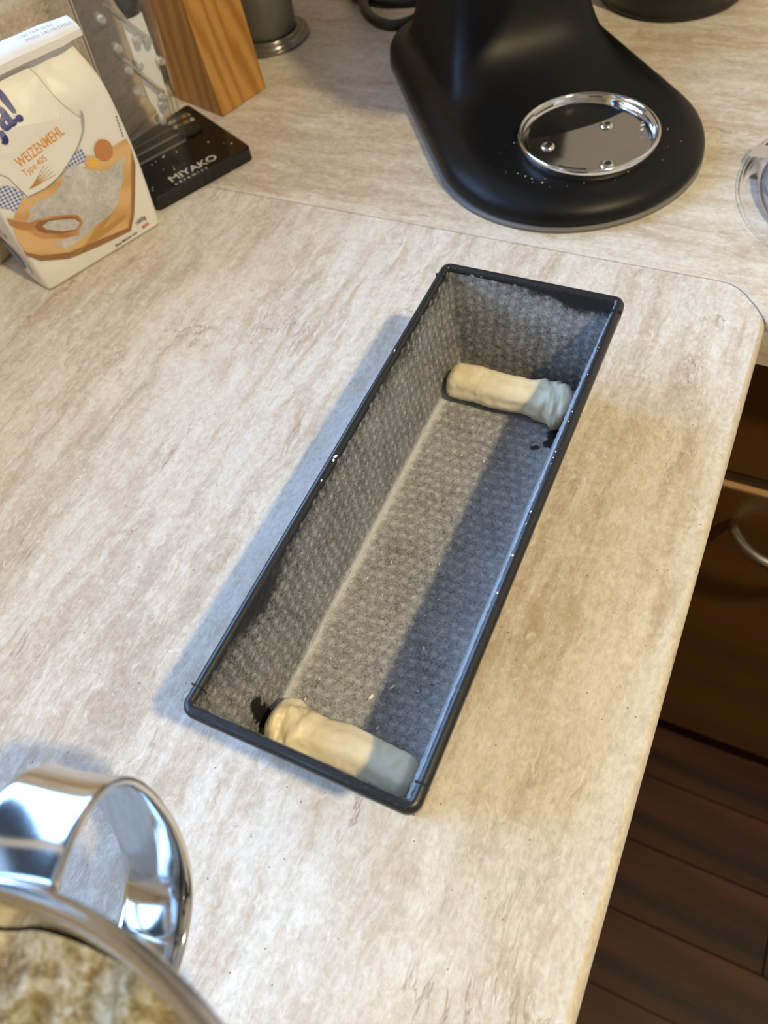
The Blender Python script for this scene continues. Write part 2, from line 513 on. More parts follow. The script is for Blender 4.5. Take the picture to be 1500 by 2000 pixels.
_d = M_PANRIM.math('MULTIPLY', M_PANRIM.ramp(_n1, [(0.60, 0.0), (0.75, 1.0)]), 0.18)
_e = M_PANRIM.math('MULTIPLY', M_PANRIM.attr('flour'), M_PANRIM.ramp(M_PANRIM.math('ADD', M_PANRIM.math('MULTIPLY', _n1, 0.5), M_PANRIM.math('MULTIPLY', M_PANRIM.noise(_P, 70, 3, 0.6), 0.5)), [(0.42, 0.0), (0.56, 0.9)]))
M_PANRIM.set(Base_Color=M_PANRIM.mix(M_PANRIM.math('MAXIMUM', _d, _e), (0.014, 0.0145, 0.017), (0.62, 0.59, 0.55)), Roughness=0.34)
M_PANRIM.bump(M_PANRIM.noise(_P, 120, 3), 0.08, 0.0006)
M_PANRIM = M_PANRIM.m

pan = thing('loaf_pan', 'black dimpled metal loaf pan dusted with flour inside', 'baking pan', (0, 0, 0))
PV, PF, AFL, ADM = [], [], [], []
IBR = 0.0358                                  # the right wall leans out further than the left

def vn3(x, y, z, s): return mnoise.noise(Vector((x * s, y * s, z * s)))

def dimple(a, b, pa=0.0068, pb=0.0060, r=0.0014):
    ia = round(a / pa)
    best = 0.0
    for da in (-1, 0, 1):
        ca = (ia + da)
        off = 0.5 * (ca & 1)
        jb = round(b / pb - off)
        jx = 0.0009 * math.sin(ca * 12.9 + jb * 7.7); jy = 0.0009 * math.sin(ca * 5.1 + jb * 17.3)
        dd2 = ((a - ca * pa - jx) ** 2 + ((b - (jb + off) * pb - jy) * 0.8) ** 2) / (r * r)
        if dd2 < 6: best = max(best, math.exp(-dd2))
    return best

SMEAR_SHADE = [(0.0375, 0.1255, 0.0085), (0.036, 0.098, 0.0065), (0.0335, 0.0915, 0.004), (0.0275, 0.0868, 0.0022), (0.0260, 0.0848, 0.0017), (-0.0415, -0.1255, 0.0055)]  # flour wiped off at the dough ends; last spot paints a shadow crescent

def patch(Pf, nu, nv, flf, amp):
    base = len(PV)
    for i in range(nu + 1):
        for j in range(nv + 1):
            u, v = i / nu, j / nv
            p, nrm, a, b = Pf(u, v)
            d = dimple(a, b) if amp > 0 else 0.0
            q = p + nrm * (amp * d + 0.00025 * vn3(p.x, p.y, p.z, 45))
            PV.append(q)
            fl = flf(u, v, p)
            for sx, sy, sr in SMEAR_SHADE:
                dd = math.hypot(p.x - sx, p.y - sy) + 0.0018 * vn3(p.x, p.y, p.z, 260)
                if p.z < 0.028: fl *= sstep(sr * 0.75, sr * 1.1, dd)
            AFL.append(max(fl, 0.0)); ADM.append(d)
    for i in range(nu):
        for j in range(nv):
            a = base + i * (nv + 1) + j
            PF.append((a, a + nv + 1, a + nv + 2, a + 1))

def lerp(a, b, t): return a + (b - a) * t
def flo_floor(u, v, p):
    e = min(p.x + IBW, IBW - p.x)
    f = 0.43 + 0.06 * vn3(p.x, p.y, 0, 30)
    f += 0.75 * math.exp(-((p.x + IBW) / 0.0032) ** 2) * (0.75 + 0.6 * vn3(p.x, p.y, 1, 60))
    f += 0.15 * math.exp(-((p.x - IBR) / 0.006) ** 2)
    f += 0.07 * math.exp(-((p.x + IBW) / 0.016) ** 2)
    return f
patch(lambda u, v: (Vector((lerp(-IBW, IBR, v), lerp(-IBL, IBL, u), FZ)), Vector((0, 0, 1)), lerp(-IBL, IBL, u), lerp(-IBW, IBR, v)), 250, 76, flo_floor, 0.00038)
def side(sgn):
    def Pf(u, v):
        x = sgn * lerp(IBW if sgn < 0 else IBR, ITW, v)
        L = lerp(IBL, ITL, v)
        y = lerp(-L, L, u)
        n = Vector((-sgn * 0.993, 0, 0.117))
        return Vector((x, y, lerp(FZ, IZ, v))), n, y, v * 0.0705
    return Pf
def flo_left(u, v, p):
    f = 0.32 + 0.05 * vn3(p.x, p.y, p.z, 35)
    f += 0.60 * math.exp(-(v / 0.045) ** 2)
    f -= 0.20 * sstep(0.80, 0.99, v + 0.08 * vn3(p.y, p.z, 3, 40))
    f -= 0.11 * math.exp(-((p.y + 0.085) / 0.05) ** 2) * sstep(0.35, 0.9, v)     # bare patch towards the near end
    return f
patch(side(-1), 250, 60, flo_left, 0.00050)
patch(side(1), 250, 60, lambda u, v, p: 0.48 + 0.08 * vn3(p.x, p.y, p.z, 40) + 0.25 * sstep(0.93, 0.97, v), 0.00055)
def end(sgn):
    def Pf(u, v):
        y = sgn * lerp(IBL, ITL, v)
        W = lerp(IBW, ITW, v)
        x = lerp(-W, lerp(IBR, ITW, v), u)
        return Vector((x, y, lerp(FZ, IZ, v))), Vector((0, -sgn * 0.993, 0.117)), x + 0.002, v * 0.0705
    return Pf
def flo_far(u, v, p):
    arc = 0.95 - 0.11 * sstep(0.35, 0.95, u) + 0.05 * vn3(p.x, p.z, 0, 60)
    f = 0.30 + 0.05 * vn3(p.x, p.y, p.z, 45)
    f += 0.10 * math.exp(-((v - arc + 0.12) / 0.12) ** 2)
    f += 0.20 * math.exp(-(u / 0.018) ** 2)
    return f * (1 - 0.95 * sstep(arc - 0.05, arc + 0.06, v) * sstep(0.28, 0.55, u)) * (1 - 0.7 * sstep(0.97, 1.0, v))
patch(end(1), 92, 60, flo_far, 0.00022)
patch(end(-1), 92, 60, lambda u, v, p: 0.27 + 0.05 * vn3(p.x, p.y, p.z, 45) + 0.55 * sstep(0.955, 0.985, v), 0.00022)
# outer shell (thin sheet) 
def ringq(w, l, z): return [Vector((-w, -l, z)), Vector((w, -l, z)), Vector((w, l, z)), Vector((-w, l, z))]
b0 = len(PV)
for r in (ringq(ITW + 0.001, ITL + 0.001, IZ), ringq(IBW + 0.001, IBL + 0.001, 0.0005), ):
    for p in r:
        PV.append(p); AFL.append(0); ADM.append(0)
for k in range(4):
    k2 = (k + 1) % 4
    PF.append((b0 + k, b0 + 4 + k, b0 + 4 + k2, b0 + k2))
PF.append((b0 + 7, b0 + 6, b0 + 5, b0 + 4))
pb = mesh_obj('pan_body', PV, PF, M_PAN, pan, True)
for nm, arr in (('flour', AFL), ('dimple', ADM)):
    at = pb.data.attributes.new(nm, 'FLOAT', 'POINT')
    at.data.foreach_set('value', np.array(arr, dtype=np.float32))
npatch = len(pb.data.polygons)
for p in pb.data.polygons[npatch - 5:]: p.use_smooth = False

def rrect(w, l, r, per=7):
    pts = []
    for cx, cy, a0 in ((w - r, l - r, 0), (-w + r, l - r, 90), (-w + r, -l + r, 180), (w - r, -l + r, 270)):
        for i in range(per + 1):
            a = math.radians(a0 + 90 * i / per)
            pts.append((cx + r * math.cos(a), cy + r * math.sin(a)))
    out = []
    for i, p in enumerate(pts):                 # straight runs get points of their own
        p2 = pts[(i + 1) % len(pts)]
        m = max(1, int(math.hypot(p2[0] - p[0], p2[1] - p[1]) / 0.012))
        out += [(lerp(p[0], p2[0], k / m), lerp(p[1], p2[1], k / m)) for k in range(m)]
    return out
prof = [(-0.0003, 0.0690), (-0.0002, 0.0708), (0.0008, 0.0722), (0.0024, 0.0725), (0.0041, 0.0717), (0.0050, 0.0700), (0.0050, 0.0672), (0.0040, 0.0658), (0.0022, 0.0660), (0.0008, 0.0672)]
rings = []
for o_, z in prof + [prof[0]]:
    rings.append([Vector((x, y, z)) for x, y in rrect(ITW + o_, ITL + o_, max(0.0012, 0.0014 + o_ * 1.0))])
v, f = loft(rings, True, False)
rim = mesh_obj('rolled_rim', v, f, M_PANRIM, pan, True)
_pf = [1.0, 0.55, 0.0, 0.0, 0, 0, 0, 0, 0, 0.5, 1.0]
_nr = len(rings[0])
_fl = np.array([_pf[i // _nr] * (1.0 if (p[1] < -0.1485 + 0.004 or p[0] > 0.0495) else 0.0) for i, p in enumerate(v)], dtype=np.float32)
rim.data.attributes.new('flour', 'FLOAT', 'POINT').data.foreach_set('value', _fl)
# folded corner tabs of the rim
for sx in (-1, 1):
    for sy in (-1, 1):
        cx, cy = sx * (ITW + 0.0022), sy * (ITL - 0.0075)
        pts = []
        box_obj('rim_joint', (cx - 0.0030, cy - 0.0004, 0.0660), (cx + 0.0030, cy + 0.0004, 0.07262), M_PANRIM, pan, 0.0003, 1)

# ------------------------------------------------------------------ dough strands
def dough_material():
    q = NT('pale_cake_dough')
    P = q.pos()
    a = q.noise(P, 90, 4, 0.6)
    b = q.noise(P, 700, 3, 0.6)
    col = q.ramp(a, [(0.3, (0.76, 0.64, 0.41)), (0.6, (0.83, 0.735, 0.52)), (0.75, (0.86, 0.79, 0.61))])
    pv = q.n('ShaderNodeTexVoronoi', {'Vector': P, 'Scale': 160.0})
    pit = q.math('MULTIPLY', q.math('LESS_THAN', pv.outputs['Distance'], 0.09), q.math('GREATER_THAN', q.n('ShaderNodeSeparateColor', {'Color': pv.outputs['Color']}).outputs[0], 0.72))
    col = q.mix(q.math('MULTIPLY', pit, 0.35), col, (0.42, 0.30, 0.15))
    q.set(Base_Color=col, Roughness=0.42, Subsurface_Weight=0.15, Subsurface_Radius=(0.004, 0.0025, 0.0012), Subsurface_Scale=0.5)
    q.bump(q.math('SUBTRACT', q.math('ADD', q.math('MULTIPLY', b, 0.2), a), q.math('MULTIPLY', pit, 0.6)), 0.28, 0.0012)
    return q.m
M_DOUGH = dough_material()

def strand(name, label, x0, x1, yc, rad, lump_end, seedv, bend):
    nx, ns = 110, 64
    rings = []
    for i in range(nx + 1):
        t = i / nx
        # rounded ends
        e = min(t, 1 - t) * (x1 - x0)
        cap = 0.0075
        k = 1.0 if e > cap else math.sqrt(max(0.0, 1 - ((cap - e) / cap) ** 2)) * 0.98 + 0.02
        x = lerp(x0, x1, t)
        l = t if lump_end > 0 else 1 - t
        lump = math.exp(-((l - 0.86) / 0.13) ** 2)
        rr = rad * (1.0 + 0.15 * lump - 0.05 * math.exp(-((l - 0.62) / 0.12) ** 2))
        yy = yc + bend * math.sin(PI * t) + (0.0010 * math.sin(9 * t + seedv))
        zc = FZ + rad * 0.86
        ring = []
        for j in range(ns):
            a = 2 * PI * j / ns
            ca, sa = math.cos(a), math.sin(a)
            ridge = 0.028 * math.cos(5 * a + 0.6 + seedv) + 0.016 * math.cos(9 * a + 2.0)
            ridge *= (1 - lump)
            nz = 0.05 * vn3(x, ca * 0.01, sa * 0.01 + seedv, 120) + 0.03 * vn3(x, ca * 0.012, sa * 0.012 + seedv, 330)
            swirl = lump * (0.10 * math.sin(2.0 * a + (x - x0) * 430 + seedv) * (0.4 + 0.6 * sa) + 0.22 * vn3(x * 1.4, ca * 0.012, sa * 0.012 + seedv, 130) + 0.09 * abs(vn3(x * 2, ca * 0.012, sa * 0.012 + seedv, 260)))
            r = rr * k * (1 + ridge + nz + swirl)
            py, pz = yy + r * ca * 1.03, zc + r * sa * 0.93
            ring.append(Vector((x, py, max(pz, FZ + 0.0006))))
        rings.append(ring)
    v, f = loft(rings, True, True)
    o = mesh_obj(name, v, f, M_DOUGH, None, True)
    return tag(o, label, 'dough', 'piped dough strands in the loaf pan')
strand('dough_strand', 'piped dough strand across the far end of the loaf pan', -0.0405, 0.0412, 0.1125, 0.0116, 1, 0.7, 0.0025)
strand('dough_strand', 'piped dough strand with a swirled lump at the near end of the loaf pan', -0.0395, 0.0405, -0.1262, 0.0114, -1, 2.9, 0.0004)

# small dough crumbs stuck to the rim and the pan floor
M_CRUMB = plain('dough_crumb_white', (0.78, 0.74, 0.68), 0.6)
def crumbs(name, spots, parent, mat=M_CRUMB):
    bm = bmesh.new()
    for (x, y, z, r) in spots:
        rr = bmesh.ops.create_icosphere(bm, subdivisions=2, radius=r)
        s = (random.uniform(0.6, 1.0), random.uniform(1.0, 2.0), random.uniform(0.45, 0.7))
        a = random.uniform(-0.6, 0.6)
        for v in rr['verts']:
            c = v.co * (1 + 0.45 * mnoise.noise(v.co * (1.7 / r) + Vector((x, y, z)) * 300))
            c = Vector((c.x * s[0], c.y * s[1], c.z * s[2]))
            v.co = Vector((c.x * math.cos(a) - c.y * math.sin(a), c.x * math.sin(a) + c.y * math.cos(a), c.z)) + Vector((x, y, z))
    o = bm_obj(name, bm, mat, parent, True)
    o['kind'] = 'stuff'
    return o
rimz = 0.0725
sp = [(-0.0525, 0.071, rimz, 0.0006), (-0.0510, -0.006, rimz - .0004, 0.0009), (-0.0510, -0.0085, rimz - .0004, 0.0006), (-0.0510, -0.022, rimz - .0004, 0.0006)]
for yy in (0.108, 0.104, 0.060, 0.035, 0.031, 0.027, -0.004, -0.010, -0.03, -0.05, 0.085, 0.052):
    sp.append((0.0512, yy + random.uniform(-.002, .002), rimz - 0.0003, random.uniform(0.0003, 0.0006)))
for _ in range(28):
    sp.append((random.uniform(-0.04, 0.035), random.uniform(-0.12, 0.09), FZ + 0.0004, random.uniform(0.0003, 0.0007)))
sp += [(0.0, -0.094, FZ + 0.0007, 0.0011), (0.008, -0.085, FZ + 0.0004, 0.0009)]
crumbs('dough_crumbs', sp, pan)

# ------------------------------------------------------------------ stand mixer
def mixer_paint():
    q = NT('matte_black_mixer_paint')
    P = q.pos()
    g = q.noise(P, 900, 3, 0.7)
    q.set(Base_Color=q.ramp(g, [(0.3, (0.003, 0.003, 0.0033)), (0.7, (0.006, 0.006, 0.0063))]), Roughness=0.42, Specular_IOR_Level=0.22)
    q.bump(g, 0.10, 0.0004)
    return q.m
M_MIX = mixer_paint()
M_CHROME = plain('polished_chrome', (0.78, 0.77, 0.75), 0.09, 1.0)
M_CHROME_DK = plain('dark_mirror_steel', (0.46, 0.455, 0.45), 0.12, 1.0)
M_GREY_RUB = plain('grey_foot_rubber', (0.16, 0.155, 0.15), 0.6)
M_CABLE = plain('black_cable_rubber', (0.006, 0.006, 0.0065), 0.4)

MC = Vector((-0.0484, 0.3884, 0))
MA = Vector((0.654, -0.757, 0)).normalized()
mixer = thing('stand_mixer', 'matte black stand mixer with chrome bowl plate on its wide foot', 'mixer', MC, math.atan2(MA.y, MA.x))

def moutline(front, uf, ub, back, bf, bb, nf, nb, K=14):
    """plan outline; u forward, v to the left; starts at the front tip, counter-clockwise."""
    half = []
    for i in range(K + 1):
        a = (PI / 2) * i / K
        c, s = math.cos(a), math.sin(a)
        half.append((uf + (front - uf) * c ** (2 / nf), bf * s ** (2 / nf)))
    for i in range(1, 7):
        t = i / 7
        half.append((lerp(uf, ub, t), lerp(bf, bb, t)))
    for i in range(K + 1):
        a = (PI / 2) * i / K
        c, s = math.cos(a), math.sin(a)
        half.append((ub + (back - ub) * s ** (2 / nb), bb * c ** (2 / nb)))
    full = half + [(u, -v_) for u, v_ in half[-2:0:-1]]
    return full
mrows = [  # z, front, uf, ub, back, bf, bb, nf, nb
    (0.0030, 0.0995, 0.000, -0.185, -0.238, 0.0985, 0.0870, 2.05, 2.6),
    (0.0070, 0.1030, 0.000, -0.185, -0.239, 0.1010, 0.0880, 2.05, 2.6),
    (0.0140, 0.1020, 0.000, -0.185, -0.239, 0.1000, 0.0875, 2.05, 2.6),
    (0.0195, 0.0965, 0.000, -0.185, -0.238, 0.0965, 0.0860, 2.05, 2.6),
    (0.0236, 0.0880, 0.000, -0.185, -0.236, 0.0900, 0.0840, 2.1, 2.6),
    (0.0256, 0.0775, -0.002, -0.184, -0.233, 0.0855, 0.0820, 2.15, 2.6),
    (0.0263, 0.0600, -0.010, -0.182, -0.231, 0.0825, 0.0800, 2.2, 2.6),
    (0.0268, 0.0300, -0.030, -0.180, -0.228, 0.0795, 0.0775, 2.3, 2.6),
    (0.0278, -0.0050, -0.055, -0.178, -0.226, 0.0768, 0.0750, 2.4, 2.6),
    (0.0308, -0.0350, -0.080, -0.176, -0.224, 0.0735, 0.0720, 2.5, 2.6),
    (0.0385, -0.0560, -0.096, -0.175, -0.222, 0.0700, 0.0690, 3.6, 3.0),
    (0.0480, -0.0710, -0.108, -0.174, -0.220, 0.0660, 0.0655, 3.6, 3.0),
    (0.0620, -0.0820, -0.118, -0.173, -0.217, 0.0620, 0.0615, 3.6, 3.0),
    (0.0850, -0.0900, -0.125, -0.172, -0.213, 0.0580, 0.0575, 3.6, 3.0),
    (0.1200, -0.0950, -0.130, -0.170, -0.209, 0.0550, 0.0545, 3.6, 3.0),
    (0.1700, -0.0960, -0.130, -0.168, -0.206, 0.0540, 0.0535, 3.6, 3.0),
    (0.2300, -0.0930, -0.128, -0.166, -0.206, 0.0550, 0.0540, 3.6, 3.0),
]
rings = []
for (z, *a) in mrows:
    k_ = 1.0 + 0.05 * (1 - sstep(0.018, 0.030, z))        # the foot flares out towards the worktop
    a[0] *= k_; a[4] *= k_; a[5] *= k_
    rings.append([Vector((u, v_, z)) for u, v_ in moutline(*a)])
v, f = loft(rings, True, True)
mb = mesh_obj('body', v, f, M_MIX, mixer, True)
subsurf(mb, 2)
# foot seal under the body
fo = moutline(0.1065, 0.0, -0.185, -0.242, 0.1060, 0.0920, 2.05, 2.6)
v, f = loft([[Vector((u * s, v_ * s, z)) for u, v_ in fo] for s, z in ((0.995, 0.0003), (1.004, 0.0010), (1.004, 0.0030), (0.99, 0.0042))], True, True)
mesh_obj('foot_seal', v, f, M_GREY_RUB, mixer, True)
# mixer head above the frame
hr = []
for i in range(17):
    t = i / 16
    u = lerp(-0.235, 0.135, t)
    s = math.sqrt(max(0.0, 1 - abs(2 * t - 1) ** 3.2)) * 0.97 + 0.03
    hr.append([Vector((u, 0.064 * s * math.cos(2 * PI * k / 28), 0.292 + 0.010 * t + 0.066 * s * math.sin(2 * PI * k / 28))) for k in range(28)])
v, f = loft(hr, True, True)
subsurf(mesh_obj('motor_head', v, f, M_MIX, mixer, True), 1)
# chrome bowl plate with three screws
PCu, PCv, PZ = 0.0325, 0.0018, 0.0262
plate = bpy.data.objects.new('bowl_plate', None)
bpy.data.objects.remove(plate)
pr = [(0.0500, PZ - 0.003), (0.0530, PZ + 0.0005), (0.0538, PZ + 0.0050), (0.0533, PZ + 0.0078), (0.0522, PZ + 0.0087), (0.0508, PZ + 0.0082), (0.0500, PZ + 0.0068), (0.0497, PZ + 0.0045), (0.0484, PZ + 0.0038), (0.0478, PZ + 0.0012), (0.0462, PZ - 0.0006), (0.0440, PZ - 0.0024)]
v, f = lathe(pr, 96)
ring = mesh_obj('plate_ring', [(x + PCu, y + PCv, z) for x, y, z in v], f, M_CHROME, mixer, True)
subsurf(ring, 1)
# bayonet notches inside the ring
for a in (70, 190, 310):
    bm = bmesh.new()
    for k in range(6):
        aa = math.radians(a + k * 3.2)
    pts_o = []
    n = 8
    rr = []
    for i in range(n + 1):
        aa = math.radians(a + 24 * i / n)
        c, s = math.cos(aa), math.sin(aa)
        rr.append([Vector((PCu + r * c, PCv + r * s, z)) for r, z in ((0.0506, PZ + 0.0076), (0.0474, PZ + 0.0068), (0.0474, PZ + 0.0052), (0.0502, PZ + 0.0050))])
    vv, ff = loft(rr, True, True)
    bm.free()
    mesh_obj('bayonet_tab', vv, ff, M_CHROME, mixer, False)
v, f = lathe([(0.0, PZ + 0.0010), (0.030, PZ + 0.0010), (0.0446, PZ + 0.0010), (0.0470, PZ + 0.0016), (0.0476, PZ + 0.0010)], 72)
mesh_obj('plate_disc', [(x + PCu, y + PCv, z) for x, y, z in v], f, M_CHROME_DK, mixer, True)
sv, sf = lathe([(0.0, 0.0014), (0.0022, 0.0016), (0.0030, 0.0022), (0.0042, 0.0020), (0.0052, 0.0010), (0.0056, 0.0)], 32)
sv2, sf2 = lathe([(0.0, 0.00165), (0.0024, 0.00165)], 6)
scr_me = None
def mixer_local(wx, wy):
    d = Vector((wx, wy, 0)) - MC
    return d.dot(MA), d.dot(Vector((-MA.y, MA.x, 0)))
for (su, sv_) in ((0.029, -0.0293), (0.023, 0.0221), (0.0704, -0.0002)):
    vv = [(x + su, y + sv_, z + PZ + 0.0008) for x, y, z in sv]
    s_o = mesh_obj('screw', vv, sf, M_CHROME, mixer, True)
    mesh_obj('hex_socket', [(x + su, y + sv_, z + PZ + 0.0012) for x, y, z in sv2], sf2, M_DARK, s_o)
# power cord, coming round from behind the body
def cordpart(pts, r=0.0052):
    path = catmull(pts, 10)
    inv = Matrix.Rotation(-math.atan2(MA.y, MA.x), 4, 'Z')
    path = [inv @ (p - MC) for p in path]
    v, f = tube(path, r, 14)
    return mesh_obj('power_cord', v, f, M_CABLE, mixer, True)
cordpart([(-0.150, 0.600, 0.060), (-0.190, 0.570, 0.045), (-0.228, 0.540, 0.026), (-0.252, 0.519, 0.020), (-0.276, 0.519, 0.020), (-0.302, 0.542, 0.020), (-0.314, 0.575, 0.020), (-0.305, 0.62, 0.014), (-0.25, 0.66, 0.0075), (-0.16, 0.67, 0.0060),
          (-0.12, 0.64, 0.0075), (-0.17, 0.60, 0.012), (-0.235, 0.573, 0.020), (-0.270, 0.560, 0.020), (-0.300, 0.566, 0.016), (-0.345, 0.60, 0.0075), (-0.36, 0.70, 0.0058), (-0.30, 0.85, 0.0058)])
# flour specks on the foot
sp = [(0.005, -0.042, 0.0272, 0.0013), (0.000, -0.040, 0.0272, 0.0008), (0.012, -0.05, 0.0270, 0.0005), (-0.004, -0.046, 0.0272, 0.0004),
      (-0.018, 0.015, 0.0295, 0.0007), (-0.020, 0.019, 0.0296, 0.0006), (0.055, -0.058, 0.0262, 0.0004), (0.06, -0.055, 0.0264, 0.0005), (0.064, -0.056, 0.0262, 0.0003), (0.068, -0.05, 0.0264, 0.0004),
      (0.05, -0.062, 0.0266, 0.0004), (0.045, 0.040, 0.0305, 0.0008), (0.040, 0.043, 0.0305, 0.0010), (0.036, 0.045, 0.0305, 0.0006)]
for _ in range(26):
    a = random.uniform(0, 2 * PI); r = random.uniform(0.055, 0.075)
    sp.append((PCu + r * math.cos(a) * 0.8, PCv + r * math.sin(a), 0.0274, random.uniform(0.00015, 0.0004)))
crumbs('flour_specks', sp, mixer)

# ------------------------------------------------------------------ steel mixing bowl with batter
M_STEEL = plain('polished_stainless_steel', (0.66, 0.65, 0.63), 0.11, 1.0)
BC = Vector((0.0126, -0.3374, 0))
HD = Vector((-0.26, 0.966, 0)).normalized()
bowl = thing('mixing_bowl', 'polished stainless steel mixing bowl with a strap handle, cut off by the frame', 'bowl', BC, math.atan2(HD.y, HD.x))
bp = [(0.0, 0.010), (0.045, 0.010), (0.0475, 0.0045), (0.0480, 0.0002), (0.0510, 0.0002), (0.0520, 0.006), (0.060, 0.0125), (0.075, 0.026), (0.088, 0.048), (0.0975, 0.075), (0.1055, 0.110), (0.1115, 0.145), (0.1155, 0.170), (0.1172, 0.1790),
      (0.1200, 0.1805), (0.1212, 0.1830), (0.1206, 0.1858), (0.1184, 0.1866), (0.1160, 0.1852), (0.1148, 0.1800), (0.1140, 0.170), (0.1100, 0.145), (0.1040, 0.110), (0.0960, 0.075), (0.0865, 0.049), (0.0735, 0.0275), (0.058, 0.0145), (0.03, 0.0125), (0.0, 0.0125)]
v, f = lathe(bp, 128)
mesh_obj('bowl_shell', v, f, M_STEEL, bowl, True)
hp = [(0.1145, 0.1705), (0.122, 0.1725), (0.132, 0.1722), (0.1405, 0.1692), (0.1478, 0.162), (0.1518, 0.151), (0.1522, 0.137), (0.1500, 0.120), (0.1462, 0.104), (0.1395, 0.0885), (0.1300, 0.0765), (0.1180, 0.0715), (0.106, 0.0725), (0.0985, 0.0755)]
path = catmull([(r, 0, z) for r, z in hp], 6)
rr = []
HWD, HT = 0.0132, 0.0016
n = len(path)
for i, p in enumerate(path):
    t = (path[min(i + 1, n - 1)] - path[max(i - 1, 0)]).normalized()
    nn = Vector((-t.z, 0, t.x))
    wd = HWD * (1.0 + 0.10 * abs(2 * i / (n - 1) - 1) ** 2)
    sec = []
    K = 20
    for k in range(K):
        a = 2 * PI * k / K
        ca, sa = math.cos(a), math.sin(a)
        y_ = wd * math.copysign(abs(ca) ** 0.22, ca)
        h_ = HT * math.copysign(abs(sa) ** 0.6, sa)
        crown = -0.0013 * (y_ / wd) ** 2          # strap is gently crowned
        sec.append(p + Vector((0, y_, 0)) - nn * (h_ + crown) * 1.0)
    rr.append(sec)
v, f = loft(rr, True, True)
subsurf(mesh_obj('handle', v, f, M_STEEL, bowl, True), 1)

def batter_material():
    q = NT('lumpy_fruit_batter')
    P = q.pos()
    lump = q.attr('lump')
    a = q.noise(P, 60, 4, 0.6, 1.5)
    b = q.noise(P, 260, 4, 0.65, 1.0)
    f = q.math('ADD', q.math('MULTIPLY', a, 0.55), q.math('MULTIPLY', b, 0.45))
    col = q.ramp(f, [(0.40, (0.16, 0.105, 0.03)), (0.47, (0.29, 0.215, 0.09)), (0.54, (0.44, 0.375, 0.24)), (0.62, (0.58, 0.53, 0.41))])  # batter tones darkened to paint in the shade inside the bowl
    q.set(Base_Color=col, Roughness=0.38)
    q.bump(f, 0.6, 0.003)
    return q.m
M_BATTER = batter_material()
NB, NR = 120, 46
BV, BF = [], []
BZ = 0.143
for i in range(NR + 1):
    t = i / NR
    for k in range(NB):
        a = 2 * PI * k / NB
        r = t * 0.1068
        x, y_ = r * math.cos(a), r * math.sin(a)
        hgt = 0.010 * vn3(x, y_, 0.3, 38) + 0.008 * vn3(x, y_, 2.0, 85) + 0.004 * vn3(x, y_, 5.0, 190)
        edge = sstep(0.80, 1.0, t)
        climb = edge * (0.012 + 0.016 * vn3(math.cos(a), math.sin(a), 0, 2.6) + 0.010 * vn3(math.cos(a), math.sin(a), 4, 7))
        z = BZ + hgt * (1 - 0.7 * edge) + climb
        if t > 0.80:
            rw = np.interp(z, [0.075, 0.110, 0.145, 0.170, 0.180], [0.0960, 0.1040, 0.1100, 0.1140, 0.1148]) - 0.0005
            r = min(r if t < 1 else rw, rw)
            if t >= 0.9: r = lerp(r, rw, sstep(0.9, 1.0, t))
            x, y_ = r * math.cos(a), r * math.sin(a)
        BV.append((BC.x + x, BC.y + y_, z))
for i in range(NR):
    for k in range(NB):
        k2 = (k + 1) % NB
        BF.append((i * NB + k, i * NB + k2, (i + 1) * NB + k2, (i + 1) * NB + k))
tag(mesh_obj('batter', BV, BF, M_BATTER, None, True), 'lumpy pale yellow batter inside the steel mixing bowl', 'batter', kind='stuff')

# ------------------------------------------------------------------ flour bag
M_PAPER = NT('cream_paper_bag')
_P = M_PAPER.pos()
_w = M_PAPER.noise(_P, 26, 2, 0.5, 0.3)
_c = M_PAPER.n('ShaderNodeMapRange', {'Value': M_PAPER.voro(M_PAPER.scale(_P, (1, 1, 0.8)), 26, 'DISTANCE_TO_EDGE'), 'From Max': 0.22}, interpolation_type='SMOOTHSTEP').outputs[0]
M_PAPER.set(Base_Color=(0.815, 0.79, 0.745), Roughness=0.40)
M_PAPER.bump(M_PAPER.math('SUBTRACT', _w, M_PAPER.math('MULTIPLY', _c, 0.25)), 0.30, 0.006)
M_PAPER = M_PAPER.m
M_PAPER_DAYLIT = plain('daylit_paper_fold', (0.83, 0.82, 0.82), 0.45)  # bag paper made whiter and cooler to paint daylight on the fold
BE = Vector((0.386, 0.922, 0)).normalized()
BN = Vector((BE.y, -BE.x, 0))
BA = Vector((-0.377, 0.110, 0))
bag = thing('flour_bag', 'white paper bag of wheat flour with rolled-down top', 'flour bag', BA, 0)
BW, BD, BH = 0.106, 0.058, 0.150
def bag_front_d(s, z):
    t = sstep(0.112, 0.150, z)
    b = 0.0035 * math.sin(PI * min(max(s / 0.106, 0), 1)) * math.sin(PI * min(max(z / 0.13, 0), 1))
    return 0.016 * t - b
def bagP(s, d, z):
    """bag frame to parent-local coordinates (parent sits at BA, unrotated)"""
    return BE * s - BN * d + Vector((0, 0, z))
rows = []
NZ, NS, ND = 30, 26, 10
